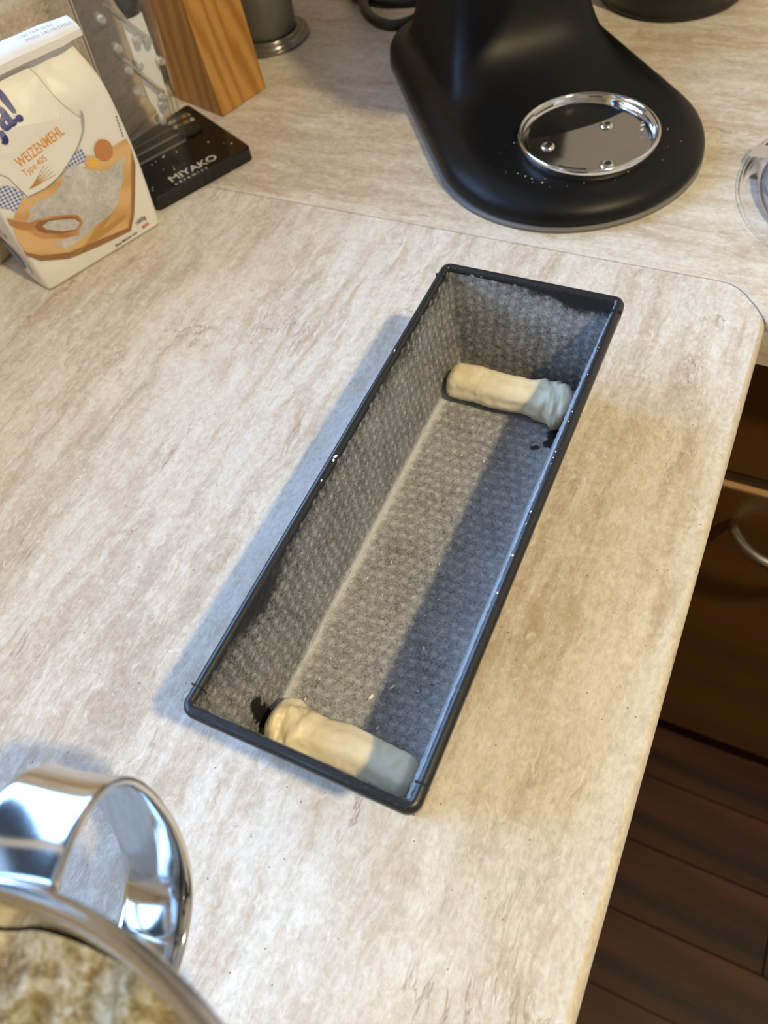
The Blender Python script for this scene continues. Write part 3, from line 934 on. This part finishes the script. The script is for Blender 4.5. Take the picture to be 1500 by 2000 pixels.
for iz in range(NZ + 1):
    z = BH * iz / NZ
    sb = 0.004 * math.sin(PI * min(z / 0.14, 1)) - 0.004 * sstep(0.12, 0.15, z)
    s0, s1 = -sb * 0.6, BW + sb
    ring = []
    taper = sstep(0.105, 0.150, z)
    db = BD + 0.002 * math.sin(PI * min(z / 0.13, 1)) - 0.020 * taper
    dm = 0.5 * (0.016 * taper + db)
    for k in range(NS + 1):
        s = lerp(s0, s1, k / NS)
        d = bag_front_d(s, z)
        w = 0.0014 * vn3(s, z, 1.0, 42) * sstep(0.02, 0.11, z) + 0.0022 * abs(vn3(s, z, 7.0, 30)) * sstep(0.08, 0.13, z)
        ring.append(bagP(s, d + w * 0.6, z))
    for k in range(1, ND):
        d = lerp(bag_front_d(s1, z), db, k / ND)
        dent = 0.010 * taper * math.sin(PI * k / ND) - 0.0025 * math.sin(PI * k / ND) * (1 - taper)
        ring.append(bagP(s1 - dent, d, z))
    for k in range(NS + 1):
        s = lerp(s1, s0, k / NS)
        ring.append(bagP(s, db + 0.0015 * vn3(s, z, 3.0, 40), z))
    for k in range(1, ND):
        d = lerp(db, bag_front_d(s0, z), k / ND)
        dent = 0.010 * taper * math.sin(PI * k / ND) - 0.0025 * math.sin(PI * k / ND) * (1 - taper)
        ring.append(bagP(s0 + dent, d, z))
    if iz == 0:     # soften bottom edge
        rows.append([bagP(0, 0, 0) * 0 + p * 0.985 + bagP(BW / 2, BD / 2, 0) * 0.015 + Vector((0, 0, 0.0003)) for p in ring])
    rows.append([p + Vector((0, 0, 0.0018)) if iz == 0 else p for p in ring])
v, f = loft(rows, True, True)
subsurf(mesh_obj('paper_body', v, f, M_PAPER, bag, True), 1)
# rolled-down top: a flattened paper roll lying on the shoulder
rr = []
for i in range(25):
    t = i / 24
    s = lerp(-0.012, BW + 0.0035, t)
    lift = 0.0028 * math.sin(PI * (0.10 + 0.8 * t)) + 0.0010 * vn3(s, 0, 2.0, 45)
    k_ = 0.35 + 0.65 * sstep(0.0, 0.05, t) * (1 - 0.55 * sstep(0.80, 1.0, t))
    sec = [(0.0065, 0.1435), (0.0062, 0.1485), (0.0085, 0.1510), (0.015, 0.1528), (0.0235, 0.1540), (0.0270, 0.1525), (0.0270, 0.1470), (0.016, 0.1455)]
    cd, cz = 0.0165, 0.1485
    jj = 0.0016 * vn3(s, 3.0, 0, 70)
    rr.append([bagP(s, cd + (d - cd) * (0.72 + 0.28 * k_) + (jj if d < 0.01 else 0), cz + (z - cz) * (0.55 + 0.45 * k_) + lift) for d, z in sec])
v, f = loft(rr, True, True)
fold = mesh_obj('rolled_top', v, f, M_PAPER_DAYLIT, bag, True)
mod = fold.modifiers.new('edge_split', 'EDGE_SPLIT'); mod.split_angle = math.radians(35)

# --- printing on the bag (flat print laid on the paper)
def fillpoly(pts):
    bm = bmesh.new()
    vs = [bm.verts.new((x, y, 0)) for x, y in pts]
    es = [bm.edges.new((vs[i], vs[(i + 1) % len(vs)])) for i in range(len(vs))]
    bmesh.ops.triangle_fill(bm, edges=es, use_beauty=True)
    bmesh.ops.subdivide_edges(bm, edges=bm.edges[:], cuts=2, use_grid_fill=True)
    bmesh.ops.triangulate(bm, faces=bm.faces[:])
    bm.verts.index_update()
    V = [(v_.co.x, v_.co.y) for v_ in bm.verts]
    F = [tuple(v_.index for v_ in f_.verts) for f_ in bm.faces]
    bm.free()
    return V, F
def bag_surface(s, z, lift):
    w = 0.0014 * vn3(s, z, 1.0, 42) * sstep(0.02, 0.11, z) + 0.0022 * abs(vn3(s, z, 7.0, 30)) * sstep(0.08, 0.13, z)
    d = bag_front_d(s, z) + w * 0.6
    return bagP(s, d - lift, z)
def print_poly(name, pts, mat, lift):
    V, F = fillpoly(pts)
    o = mesh_obj(name, [bag_surface(s, z, lift) for s, z in V], F, mat, bag)
    return o
def print_text(name, txt, s0, z0, size, mat, lift, tilt=0.0, bold=0.0, xscale=1.0, space=1.0):
    V, F = text_mesh(txt, size, bold, 'LEFT', space)
    c, s_ = math.cos(tilt), math.sin(tilt)
    pts = []
    for x, y, _ in V:
        x *= xscale
        pts.append(bag_surface(s0 + x * c - y * s_, z0 + x * s_ + y * c, lift))
    return mesh_obj(name, pts, F, mat, bag)
def circle(c, rx, rz, n=28, rot=0.0):
    return [(c[0] + rx * math.cos(2 * PI * i / n) * math.cos(rot) - rz * math.sin(2 * PI * i / n) * math.sin(rot),
             c[1] + rx * math.cos(2 * PI * i / n) * math.sin(rot) + rz * math.sin(2 * PI * i / n) * math.cos(rot)) for i in range(n)]
def stroke(pts, w):
    P = catmull([(a, b, 0) for a, b in pts], 6)
    L, R = [], []
    for i, p in enumerate(P):
        t = (P[min(i + 1, len(P) - 1)] - P[max(i - 1, 0)]).normalized()
        n_ = Vector((-t.y, t.x, 0))
        ww = w(i / (len(P) - 1)) if callable(w) else w
        L.append(p + n_ * ww); R.append(p - n_ * ww)
    return [(p.x, p.y) for p in L + R[::-1]]

I_BLUE = plain('print_deep_blue', (0.022, 0.030, 0.21), 0.4)
I_ORANGE = plain('print_orange', (0.76, 0.32, 0.055), 0.45)
I_GREY = plain('print_grey', (0.42, 0.41, 0.39), 0.5)
I_TAN = wood('print_board_tan', (0.60, 0.34, 0.13), (0.72, 0.46, 0.21), axis=1, scale=1.0, rough=0.45, ring=20)
I_BROWN = plain('print_board_edge', (0.32, 0.155, 0.06), 0.45)
I_SCOOP = wood('print_scoop_wood', (0.45, 0.21, 0.07), (0.58, 0.30, 0.12), axis=0, scale=1.5, rough=0.45, ring=20)
I_SCOOPD = plain('print_scoop_inside', (0.30, 0.135, 0.05), 0.45)
I_EGG = plain('print_egg', (0.55, 0.225, 0.075), 0.4)
I_SHELL = plain('print_eggshell', (0.70, 0.45, 0.22), 0.4)
I_YOLK = plain('print_yolk', (0.85, 0.50, 0.04), 0.4)
I_WHEAT = plain('print_wheat', (0.52, 0.29, 0.08), 0.45)
I_RED = plain('print_red', (0.62, 0.06, 0.05), 0.45)
I_BLACK = plain('print_black', (0.06, 0.055, 0.06), 0.45)
q = NT('print_flour_heap')
_n = q.noise(q.pos(), 220, 5, 0.7, 0.8)
_n2 = q.noise(q.pos(), 45, 3, 0.6)
q.set(Base_Color=q.ramp(q.math('ADD', q.math('MULTIPLY', _n, 0.6), q.math('MULTIPLY', _n2, 0.4)), [(0.36, (0.40, 0.385, 0.37)), (0.62, (0.66, 0.64, 0.625))]), Roughness=0.45)
I_FLOUR = q.m
q = NT('print_blue_gingham')
_S = q.n('ShaderNodeSeparateXYZ', {0: q.pos()})
_a = q.math('GREATER_THAN', q.math('SINE', q.math('MULTIPLY', _S.outputs[1], 2600.0)), 0.0)
_b = q.math('GREATER_THAN', q.math('SINE', q.math('MULTIPLY', _S.outputs[2], 2600.0)), 0.0)
q.set(Base_Color=q.mix(q.math('MULTIPLY', q.math('ADD', _a, _b), 0.5), (0.80, 0.80, 0.82), (0.05, 0.12, 0.42)), Roughness=0.45)
I_GING = q.m

ART = {
'cloth_l': [(-0.002, 0.0893), (0.0111, 0.0881), (0.0162, 0.0838), (0.0189, 0.077), (0.0132, 0.0731), (0.0079, 0.069), (0.0041, 0.0728), (-0.002, 0.0781)],
'cloth_r': [(0.0523, 0.0799), (0.063, 0.0851), (0.0715, 0.0872), (0.0724, 0.0803), (0.0688, 0.0774), (0.0607, 0.0786)],
'board': [(0.0008, 0.0606), (0.0066, 0.0678), (0.0171, 0.0748), (0.0229, 0.0743), (0.0391, 0.0746), (0.0523, 0.0776), (0.0688, 0.0737), (0.0805, 0.0748), (0.0938, 0.0757), (0.1069, 0.0755), (0.1075, 0.0679), (0.1012, 0.0535), (0.0858, 0.023), (0.0788, 0.0141), (0.0527, 0.0183), (0.0277, 0.0218), (0.0082, 0.0306), (-0.0004, 0.0384), (-0.0016, 0.0493)],
'board_side': [(-0.0016, 0.0423), (-0.0004, 0.0384), (0.0082, 0.0306), (0.0277, 0.0218), (0.0527, 0.0183), (0.0788, 0.0141), (0.0858, 0.023), (0.1075, 0.0679), (0.1054, 0.0549), (0.0885, 0.0217), (0.0802, 0.0103), (0.0506, 0.0136), (0.0255, 0.0173), (0.0052, 0.0274), (-0.0016, 0.0362)],
'heap': [(0.0586, 0.0797), (0.0625, 0.0771), (0.0678, 0.0718), (0.076, 0.0662), (0.0829, 0.063), (0.0903, 0.0646), (0.0992, 0.0661), (0.0973, 0.0608), (0.093, 0.0568), (0.0911, 0.0501), (0.0847, 0.0445), (0.0805, 0.0374), (0.0728, 0.0336), (0.0657, 0.0308), (0.0557, 0.0311), (0.0455, 0.0272), (0.0369, 0.0266), (0.0267, 0.0254), (0.0237, 0.0301), (0.0192, 0.0342), (0.0269, 0.0339), (0.0358, 0.0329), (0.0213, 0.0482), (0.0109, 0.0591), (0.015, 0.0621), (0.0159, 0.0661), (0.0246, 0.0685), (0.0315, 0.0674), (0.0395, 0.0683), (0.0471, 0.0729), (0.0507, 0.0771)],
'scoop': [(0.0001, 0.0674), (0.0018, 0.0667), (0.0053, 0.0621), (0.0123, 0.057), (0.0175, 0.0575), (0.0283, 0.0543), (0.0389, 0.0498), (0.0462, 0.0457), (0.0475, 0.0415), (0.047, 0.0377), (0.0417, 0.0337), (0.0409, 0.0306), (0.0298, 0.0343), (0.0154, 0.0419), (0.0107, 0.0472), (0.0095, 0.0519), (0.0025, 0.0571), (-0.0005, 0.0626)],
'scoop_in': [(0.0145, 0.0535), (0.0185, 0.0555), (0.0283, 0.0525), (0.0385, 0.0482), (0.0448, 0.0445), (0.0458, 0.0405), (0.0452, 0.0378), (0.0395, 0.0352), (0.0295, 0.0385), (0.0185, 0.0450), (0.0145, 0.0490)],
'scoop_fill': [(0.0189, 0.0508), (0.0247, 0.0523), (0.0343, 0.0484), (0.0428, 0.0442), (0.0454, 0.0386), (0.0401, 0.0361), (0.0302, 0.0404), (0.0207, 0.0471)],
}
L0 = 0.0007
print_poly('printed_cloth', ART['cloth_l'], I_GING, L0)
print_poly('printed_cloth', ART['cloth_r'], I_GING, L0)
print_poly('printed_board', ART['board'], I_TAN, L0 + 0.0001)
print_poly('printed_board_edge', ART['board_side'], I_BROWN, L0 + 0.0002)
print_poly('printed_flour_heap', ART['heap'], I_FLOUR, L0 + 0.0003)
print_poly('printed_scoop', ART['scoop'], I_SCOOP, L0 + 0.0004)
print_poly('printed_scoop_hollow', ART['scoop_in'], I_SCOOPD, L0 + 0.0005)
print_poly('printed_scoop_flour', ART['scoop_fill'], I_FLOUR, L0 + 0.0006)
print_poly('printed_egg', circle((0.0862, 0.0773), 0.0072, 0.0080, rot=0.3), I_EGG, L0 + 0.0005)
print_poly('printed_eggshell', circle((0.0740, 0.0745), 0.0056, 0.0044, rot=-0.6), I_SHELL, L0 + 0.0004)
print_poly('printed_yolk', circle((0.0746, 0.0733), 0.0036, 0.0024, rot=-0.6), I_YOLK, L0 + 0.0005)
print_poly('printed_wheat', stroke([(0.0257, 0.0179), (0.0422, 0.0203), (0.0626, 0.0225), (0.0812, 0.0245)], lambda t: 0.0004 + 0.0016 * sstep(0.35, 0.55, t) * (1 - sstep(0.85, 1, t))), I_WHEAT, L0 + 0.0006)
print_poly('printed_wheat', stroke([(0.0325, 0.0174), (0.0493, 0.0234), (0.0706, 0.0321)], lambda t: 0.0003 + 0.0015 * sstep(0.3, 0.5, t) * (1 - sstep(0.85, 1, t))), I_WHEAT, L0 + 0.0006)
# white shield behind the name, outlined by a fine grey line on its right
shield = [(0.0030, 0.1412), (0.0664, 0.1412), (0.0689, 0.135), (0.0706, 0.1249), (0.074, 0.1153), (0.0783, 0.1075), (0.0802, 0.1044), (0.0772, 0.0964), (0.0696, 0.0899), (0.0579, 0.083), (0.0457, 0.0773), (0.0342, 0.0747), (0.0203, 0.0751), (0.0150, 0.0929), (0.0030, 0.105)]
print_poly('printed_shield', shield, M_PAPER, L0 + 0.0007)
print_poly('printed_line', stroke([(0.0664, 0.1412), (0.0689, 0.135), (0.0706, 0.1249), (0.074, 0.1153), (0.0783, 0.1075), (0.0806, 0.1044)], 0.00028), I_GREY, L0 + 0.0008)
print_poly('printed_line', stroke([(0.0830, 0.1091), (0.0818, 0.104), (0.0778, 0.0964), (0.0700, 0.0896), (0.0581, 0.0825), (0.0457, 0.0768), (0.0342, 0.0742), (0.0203, 0.0746)], lambda t: 0.00022 + 0.0008 * sstep(0.0, 0.12, t) * (1 - sstep(0.2, 0.6, t))), I_GREY, L0 + 0.0008)
for k in range(5):
    a0 = 0.10 + 0.26 * k
    print_poly('printed_wheat', stroke([(0.0235, 0.0795), (0.0290, 0.0795 + 0.0005 * k), (0.0300 + 0.015 * math.cos(a0 * 0.6), 0.0790 + 0.0003 * k + 0.014 * math.sin(a0 * 0.62))], lambda t: 0.00018 + 0.0003 * sstep(0.2, 0.4, t) * (1 - sstep(0.5, 0.9, t))), I_WHEAT, L0 + 0.0009)
for _k in (-0.0005, 0.0005):
    print_text('printed_brand', 'ja!', 0.0236 + _k, 0.1180, 0.0258, I_BLUE, L0 + 0.0009 + abs(_k) * 0.01 + _k * 0.02, 0.10, 0.0005, 0.95, 0.98)
print_text('printed_name', 'WEIZENMEHL', 0.0256, 0.0945, 0.0098, I_ORANGE, L0 + 0.0010, 0.165, 0.00010, 0.62, 1.07)
print_text('printed_type', 'Type 405', 0.0255, 0.0880, 0.0066, I_ORANGE, L0 + 0.0010, 0.155, 0.0, 0.80)
print_text('printed_line_of_text', 'Eine Marke von', 0.0632, 0.0045, 0.0034, I_BLACK, L0, 0.04, 0.00005, 1.0)
print_text('printed_line_of_text', 'REWE', 0.0902, 0.0060, 0.0034, I_RED, L0, 0.10, 0.0001, 0.75)
print_text('printed_weight', '1000g', 0.0862, 0.0113, 0.0050, I_BLACK, L0, 0.14, 0.00005, 0.85)
for k in range(7):
    a = k / 6
    c = (lerp(0.1062, 0.1050, a), lerp(0.0925, 0.0785, a))
    print_poly('printed_mark', circle(c, 0.0005, 0.0009, 8), I_BLUE, L0)
# date stamp on the rolled top
def fold_text(txt, s0, t0, size, tilt):
    V, F = text_mesh(txt, size, 0.0, 'LEFT', 1.1)
    pts = []
    for x, y, _ in V:
        s = s0 + x * math.cos(tilt) - y * math.sin(tilt)
        tt = t0 + y * math.cos(tilt) + x * math.sin(tilt)        # 0 front .. 1 back along the top face
        tcl = (s + 0.012) / (BW + 0.0155)
        lift = 0.0028 * math.sin(PI * (0.10 + 0.8 * tcl)) + 0.0010 * vn3(s, 0, 2.0, 45)
        k_ = 0.35 + 0.65 * sstep(0.0, 0.05, tcl) * (1 - 0.55 * sstep(0.80, 1.0, tcl))
        d = 0.0090 + tt
        z = 0.1511 + (0.1540 - 0.1511) * tt / 0.0145
        pts.append(bagP(s, 0.0165 + (d - 0.0165) * (0.72 + 0.28 * k_), 0.1485 + (z - 0.1485) * (0.55 + 0.45 * k_) + lift + 0.0006))
    return mesh_obj('printed_date', pts, F, I_GREY, bag)
fold_text('L180 FRA 09:02', 0.070, 0.0082, 0.0036, -0.02)
fold_text('MHD 18/10/22OK', 0.073, 0.0030, 0.0042, -0.02)
# blue emblem printed on the narrow side
def side_poly(name, pts, mat, lift):
    V, F = fillpoly(pts)
    vs = []
    for d, z in V:
        z = max(z, 0.003)
        sb = 0.004 * math.sin(PI * min(z / 0.14, 1)); s0 = -sb * 0.6
        fr = bag_front_d(s0, z); kk = (d - fr) / (BD - fr)
        dent = -0.0025 * math.sin(PI * min(max(kk, 0), 1))
        vs.append(bagP(s0 + dent - lift, d, z))
    return mesh_obj(name, vs, F, mat, bag)
I_BLUE2 = plain('print_pale_blue', (0.16, 0.20, 0.40), 0.45)
side_poly('printed_emblem', circle((0.036, 0.022), 0.019, 0.0125), I_BLUE2, 0.0006)
side_poly('printed_emblem_band', stroke([(0.012, 0.012), (0.010, 0.026), (0.020, 0.038)], 0.0008), I_BLUE2, 0.0006)
for k in range(4):
    side_poly('printed_mark', circle((0.018 + 0.006 * k, 0.046 + 0.002 * (k % 2)), 0.0016, 0.0022, 10), I_BLUE2, 0.0006)

# ------------------------------------------------------------------ acrylic knife stand
M_BLACKGLOSS = plain('black_gloss_plastic', (0.007, 0.007, 0.0075), 0.16)
M_SILVERINK = plain('silver_lettering', (0.55, 0.55, 0.55), 0.35)
M_CERAMIC = plain('white_ceramic_blade', (0.82, 0.84, 0.88), 0.25)
KE = Vector((0.435, 0.900, 0)).normalized()
KN = Vector((KE.y, -KE.x, 0))
KA = Vector((-0.348, 0.222, 0))
stand = thing('knife_stand', 'clear acrylic knife stand on a glossy black base', 'knife stand', KA, math.atan2(KE.y, KE.x))
# local frame: x along the front edge, y to the back
base_o = [(0.0, 0.0), (0.1, 0.0), (0.1, 0.108), (0.0, 0.090)]
def rounded(poly, r, per=5):
    out = []
    n = len(poly)
    for i in range(n):
        p0, p1, p2 = Vector(poly[i - 1]), Vector(poly[i]), Vector(poly[(i + 1) % n])
        a = p1 + (p0 - p1).normalized() * r
        b = p1 + (p2 - p1).normalized() * r
        for k in range(per + 1):
            t = k / per
            out.append(tuple((1 - t) ** 2 * a + 2 * t * (1 - t) * p1 + t * t * b))
    return out
ro = rounded(base_o, 0.006)
ri = rounded([(0.001, 0.001), (0.099, 0.001), (0.099, 0.107), (0.001, 0.089)], 0.0055)
v, f = loft([[Vector((x, y_, 0.0004)) for x, y_ in ro], [Vector((x, y_, 0.0110)) for x, y_ in ro], [Vector((x, y_, 0.0120)) for x, y_ in ri]], True, True)
mesh_obj('stand_base', v, f, M_BLACKGLOSS, stand)
def stand_text(txt, x0, y0, size, bold, xs, space, tilt):
    V, F = text_mesh(txt, size, bold, 'LEFT', space)
    c, s_ = math.cos(tilt), math.sin(tilt)
    return mesh_obj('lettering', [(x0 + x * xs * c - y_ * s_, y0 + x * xs * s_ + y_ * c, 0.01208) for x, y_, _ in V], F, M_SILVERINK, stand)
stand_text('MIYAKO', 0.0235, 0.0093, 0.0125, 0.00012, 1.0, 1.0, -0.03)
stand_text('ceramics', 0.0240, 0.0030, 0.0052, 0.0001, 1.0, 1.75, -0.03)
def sheet(name, corners, thick, mat=M_ACRYL, parent=stand):
    """corners: four points of a thin panel in stand space; thickened along its normal"""
    c = [Vector(p) for p in corners]
    nrm = (c[1] - c[0]).cross(c[3] - c[0]).normalized() * thick
    o = mesh_obj(name, c + [p + nrm for p in c], [(0, 1, 2, 3), (7, 6, 5, 4), (0, 4, 5, 1), (1, 5, 6, 2), (2, 6, 7, 3), (3, 7, 4, 0)], mat, parent)
    if mat is M_ACRYL:
        o.data.materials.append(M_ACRYL_EDGE)
        for i, p in enumerate(o.data.polygons): p.material_index = 1 if i >= 2 else 0
    return o
HT_ = 0.205
sheet('acrylic_sheet', [(0.012, 0.057, 0.0121), (0.066, 0.057, 0.0121), (0.086, 0.060, HT_), (0.020, 0.060, HT_)], 0.003)
sheet('acrylic_sheet', [(0.012, 0.083, 0.0121), (0.070, 0.085, 0.0121), (0.091, 0.088, HT_), (0.020, 0.086, HT_)], 0.003)
sheet('acrylic_sheet', [(0.014, 0.071, 0.0121), (0.068, 0.071, 0.0121), (0.088, 0.074, HT_), (0.022, 0.074, HT_)], 0.003)
# clear foot beside the sheets, slanted slot bars and spacer studs
v, f = loft([[Vector((x, y_, z)) for x, y_ in rounded([(0.068, 0.058), (0.086, 0.058), (0.090, 0.095), (0.068, 0.095)], 0.005)] for z in (0.0121, 0.0150)], True, True)
mesh_obj('acrylic_foot', v, f, M_ACRYL, stand)
for (xa, za, xb, zb) in ((0.046, 0.124, 0.068, 0.094), (0.040, 0.090, 0.064, 0.053)):
    for yy in (0.0605, 0.0755):
        n_ = 10
        v, f = tube([(lerp(xa, xb, i / n_), yy + 0.0015, lerp(za, zb, i / n_)) for i in range(n_ + 1)], 0.0016, 8)
        mesh_obj('slot_bar', v, f, M_ACRYL_EDGE, stand, True)
sv3, sf3 = lathe([(0.0, 0.0), (0.0026, 0.0), (0.0030, 0.0006), (0.0030, 0.0106), (0.0, 0.0108)], 20)
M_STUD = clear_mat('frosted_spacer', (0.80, 0.82, 0.85), 0.08, 1.45, 0.15, 0.35, (0.72, 0.74, 0.78))
for (x, z) in ((0.036, 0.121), (0.040, 0.098), (0.058, 0.097), (0.042, 0.080), (0.052, 0.080), (0.042, 0.062), (0.066, 0.094), (0.071, 0.076), (0.060, 0.044), (0.062, 0.050), (0.054, 0.032)):
    mesh_obj('spacer', [(x + a, 0.0602 + c, z + b) for a, b, c in sv3], sf3, M_STUD, stand, True)

def stand_world(x, y_, z): return KA + KE * x - KN * y_ + Vector((0, 0, z))
knife = thing('ceramic_knife', 'white ceramic knife with black handle held in the acrylic stand', 'knife', stand_world(0.062, 0.068, 0.030), math.atan2(KE.y, KE.x))
bl = [(-0.006, 0.0), (0.006, 0.018), (0.0085, 0.050), (0.0085, 0.082), (-0.010, 0.082), (-0.011, 0.05), (-0.011, 0.02)]
mesh_obj('blade', [(x, -0.0008, z) for x, z in bl] + [(x, 0.0008, z) for x, z in bl],
         [tuple(range(7)), tuple(range(13, 6, -1))] + [(i, 7 + i, 7 + (i + 1) % 7, (i + 1) % 7) for i in range(7)], M_CERAMIC, knife)
rr = []
for i in range(12):
    t = i / 11
    w, d = (0.0105 + 0.002 * math.sin(PI * t)) * (0.55 + 0.45 * sstep(0, 0.15, t)), 0.0030 * (0.6 + 0.4 * sstep(0, 0.15, t))
    rr.append([Vector((0.001 + w * math.cos(2 * PI * k / 16), d * math.sin(2 * PI * k / 16), 0.082 + 0.10 * t)) for k in range(16)])
v, f = loft(rr, True, True)
mesh_obj('knife_handle', v, f, M_BLACKGLOSS, knife, True)
# flour specks on the black base
sp = []
for _ in range(16):
    x, y_ = random.uniform(0.004, 0.095), random.uniform(0.012, 0.05)
    sp.append((x, y_, 0.0123, random.uniform(0.0002, 0.0007)))
crumbs('flour_specks', sp, stand)

# ------------------------------------------------------------------ wooden knife block
M_BLOCK = wood('orange_pine', (0.40, 0.175, 0.035), (0.56, 0.29, 0.08), axis=2, scale=1.0, rough=0.4, ring=42)
KB = Vector((-0.369, 0.364, 0))
E1 = Vector((0.016, 0.056, 0)).normalized()
block = thing('knife_block', 'orange pine knife block behind the acrylic knife stand', 'knife block', KB, math.atan2(E1.y, E1.x))
LEAN = 0.075
bm = bmesh.new()
add_box(bm, (0, 0, 0.0003), (0.058, 0.068, 0.215), None, 0.0012, 2)
for v_ in bm.verts: v_.co.y += v_.co.z * LEAN * 0.85; v_.co.x += -v_.co.z * 0.02
for v_ in bm.verts:
    if v_.co.z > 0.2: v_.co.z += (v_.co.y) * 0.5
bm_obj('block_body', bm, M_BLOCK, block)
M_SLOT = plain('slot_shade', (0.015, 0.010, 0.006), 0.8)  # dark plate colour painting the shade inside the slot; no recess is cut
slp = rounded([(0.0125, 0.0985), (0.0265, 0.0985), (0.0330, 0.1120), (0.0330, 0.150), (0.0105, 0.150), (0.0105, 0.105)], 0.002)
v, f = loft([[Vector((x - z * 0.02, z * LEAN * 0.85 + dy, z)) for x, z in slp] for dy in (0.0035, -0.0004)], True, True)
slot = mesh_obj('slot', v, f, M_SLOT, block)
v, f = loft([[Vector((x - z * 0.02, z * LEAN * 0.85 + dy, z)) for x, z in ((0.0165, 0.103), (0.0275, 0.108), (0.0275, 0.150), (0.0165, 0.150))] for dy in (0.002, -0.0008)], True, True)
mesh_obj('slot_liner', v, f, M_STEEL_BR, slot)

# ------------------------------------------------------------------ grey ringed container
M_CANIS = clear_mat('smoky_grey_plastic', (0.42, 0.41, 0.39), 0.05, 1.4, 0.12, 0.55, (0.24, 0.23, 0.215))
M_CANRING = plain('grey_satin_rings', (0.22, 0.205, 0.185), 0.22, 0.55)
can = thing('storage_jar', 'smoky grey round jar on a ringed foot beside the knife block', 'jar', (-0.401, 0.5085, 0))
pr = [(0.0, 0.0005), (0.0425, 0.0005), (0.0440, 0.0020), (0.0432, 0.0038), (0.0412, 0.0040), (0.0400, 0.0030), (0.0390, 0.0042), (0.0385, 0.0062), (0.0368, 0.0068), (0.0356, 0.0056), (0.0348, 0.0068), (0.0345, 0.0090), (0.0330, 0.0098), (0.0315, 0.0090), (0.0, 0.0090)]
v, f = lathe(pr, 72)
mesh_obj('ringed_foot', v, f, M_CANRING, can, True)
v, f = lathe([(0.0, 0.0095), (0.0300, 0.0095), (0.0312, 0.012), (0.0318, 0.030), (0.0330, 0.13), (0.0318, 0.13), (0.0306, 0.030), (0.0298, 0.014), (0.0, 0.013)], 64)
mesh_obj('jar_wall', v, f, M_CANIS, can, True)
v, f = lathe([(0.0, 0.150), (0.030, 0.150), (0.0345, 0.147), (0.0350, 0.1305), (0.0, 0.1305)], 48)
mesh_obj('jar_lid', v, f, M_GREY_RUB, can, True)

# ------------------------------------------------------------------ black pot at the back
M_POT = plain('black_enamel_pot', (0.010, 0.010, 0.0105), 0.22)
pot = thing('black_pot', 'glossy black round pot behind the stand mixer', 'pot', (-0.031, 0.6745, 0))
v, f = lathe([(0.0, 0.0006), (0.0670, 0.0006), (0.0700, 0.0022), (0.0704, 0.0050), (0.0690, 0.0072), (0.0705, 0.0100), (0.0760, 0.050), (0.0800, 0.100), (0.0830, 0.102), (0.0825, 0.105), (0.0780, 0.104), (0.0740, 0.05), (0.0680, 0.012), (0.0, 0.011)], 80)
mesh_obj('pot_body', v, f, M_POT, pot, True)
for s in (-1, 1):
    v, f = tube(catmull([(s * 0.078, -0.022, 0.085), (s * 0.098, -0.020, 0.087), (s * 0.104, 0.0, 0.088), (s * 0.098, 0.020, 0.087), (s * 0.078, 0.022, 0.085)], 8), 0.0045, 10)
    mesh_obj('pot_handle', v, f, M_POT, pot, True)

# ------------------------------------------------------------------ clear pouring shield lying on the worktop
lid = thing('plastic_lid', 'clear plastic ring-shaped lid lying right of the stand mixer', 'lid', (0.1985, 0.3885, 0))
v, f = lathe([(0.1085, 0.0004), (0.1100, 0.0010), (0.1100, 0.0034), (0.1085, 0.0042), (0.0960, 0.0046), (0.0948, 0.0036), (0.0955, 0.0024), (0.1070, 0.0022)], 120, True)
mesh_obj('shield_rim', v, f, M_LID, lid, True)
v, f = lathe([(0.0950, 0.0030), (0.0935, 0.0120), (0.0900, 0.0210), (0.0830, 0.0240), (0.0560, 0.0255), (0.0540, 0.0300), (0.0525, 0.0300), (0.0530, 0.0242), (0.0830, 0.0226), (0.0888, 0.0200), (0.0920, 0.0118), (0.0936, 0.0028)], 120, True)
mesh_obj('shield_collar', v, f, M_LID_HAZE, lid, True)
rr = []
for i in range(7):
    aa = math.radians(163 + 1.6 * i)
    rr.append([Vector((r * math.cos(aa), r * math.sin(aa), z)) for r, z in ((0.0945, 0.0048), (0.1095, 0.0046), (0.1095, 0.0075), (0.0945, 0.0085))])
v, f = loft(rr, True, True)
mesh_obj('shield_tab', v, f, M_LID_HAZE, lid)

# ------------------------------------------------------------------ ceiling lamp (warm)
lamp = thing('ceiling_lamp', 'round white ceiling spotlight over the kitchen floor, outside the picture', 'lamp', (LAMP.x, LAMP.y, CEIL_Z))
v, f = lathe([(0.0, -0.0005), (0.060, -0.0005), (0.062, -0.012), (0.0, -0.014)], 40)
mesh_obj('ceiling_rose', v, f, M_WHITE_PVC, lamp, True)
v, f = lathe([(0.0, -0.014), (0.030, -0.016), (0.062, -0.060), (0.070, -0.118), (0.067, -0.118), (0.058, -0.060), (0.028, -0.022), (0.0, -0.020)], 40)
mesh_obj('lamp_shade', v, f, M_WHITE_PVC, lamp, True)
ld = bpy.data.lights.new('warm_bulb', 'AREA')
ld.shape = 'DISK'
ld.size = 0.11
ld.energy = LAMP_POWER
ld.color = LAMP_COLOR
lo = bpy.data.objects.new('warm_bulb', ld)
link(lo, lamp)
lo.location = (0, 0, -0.112)
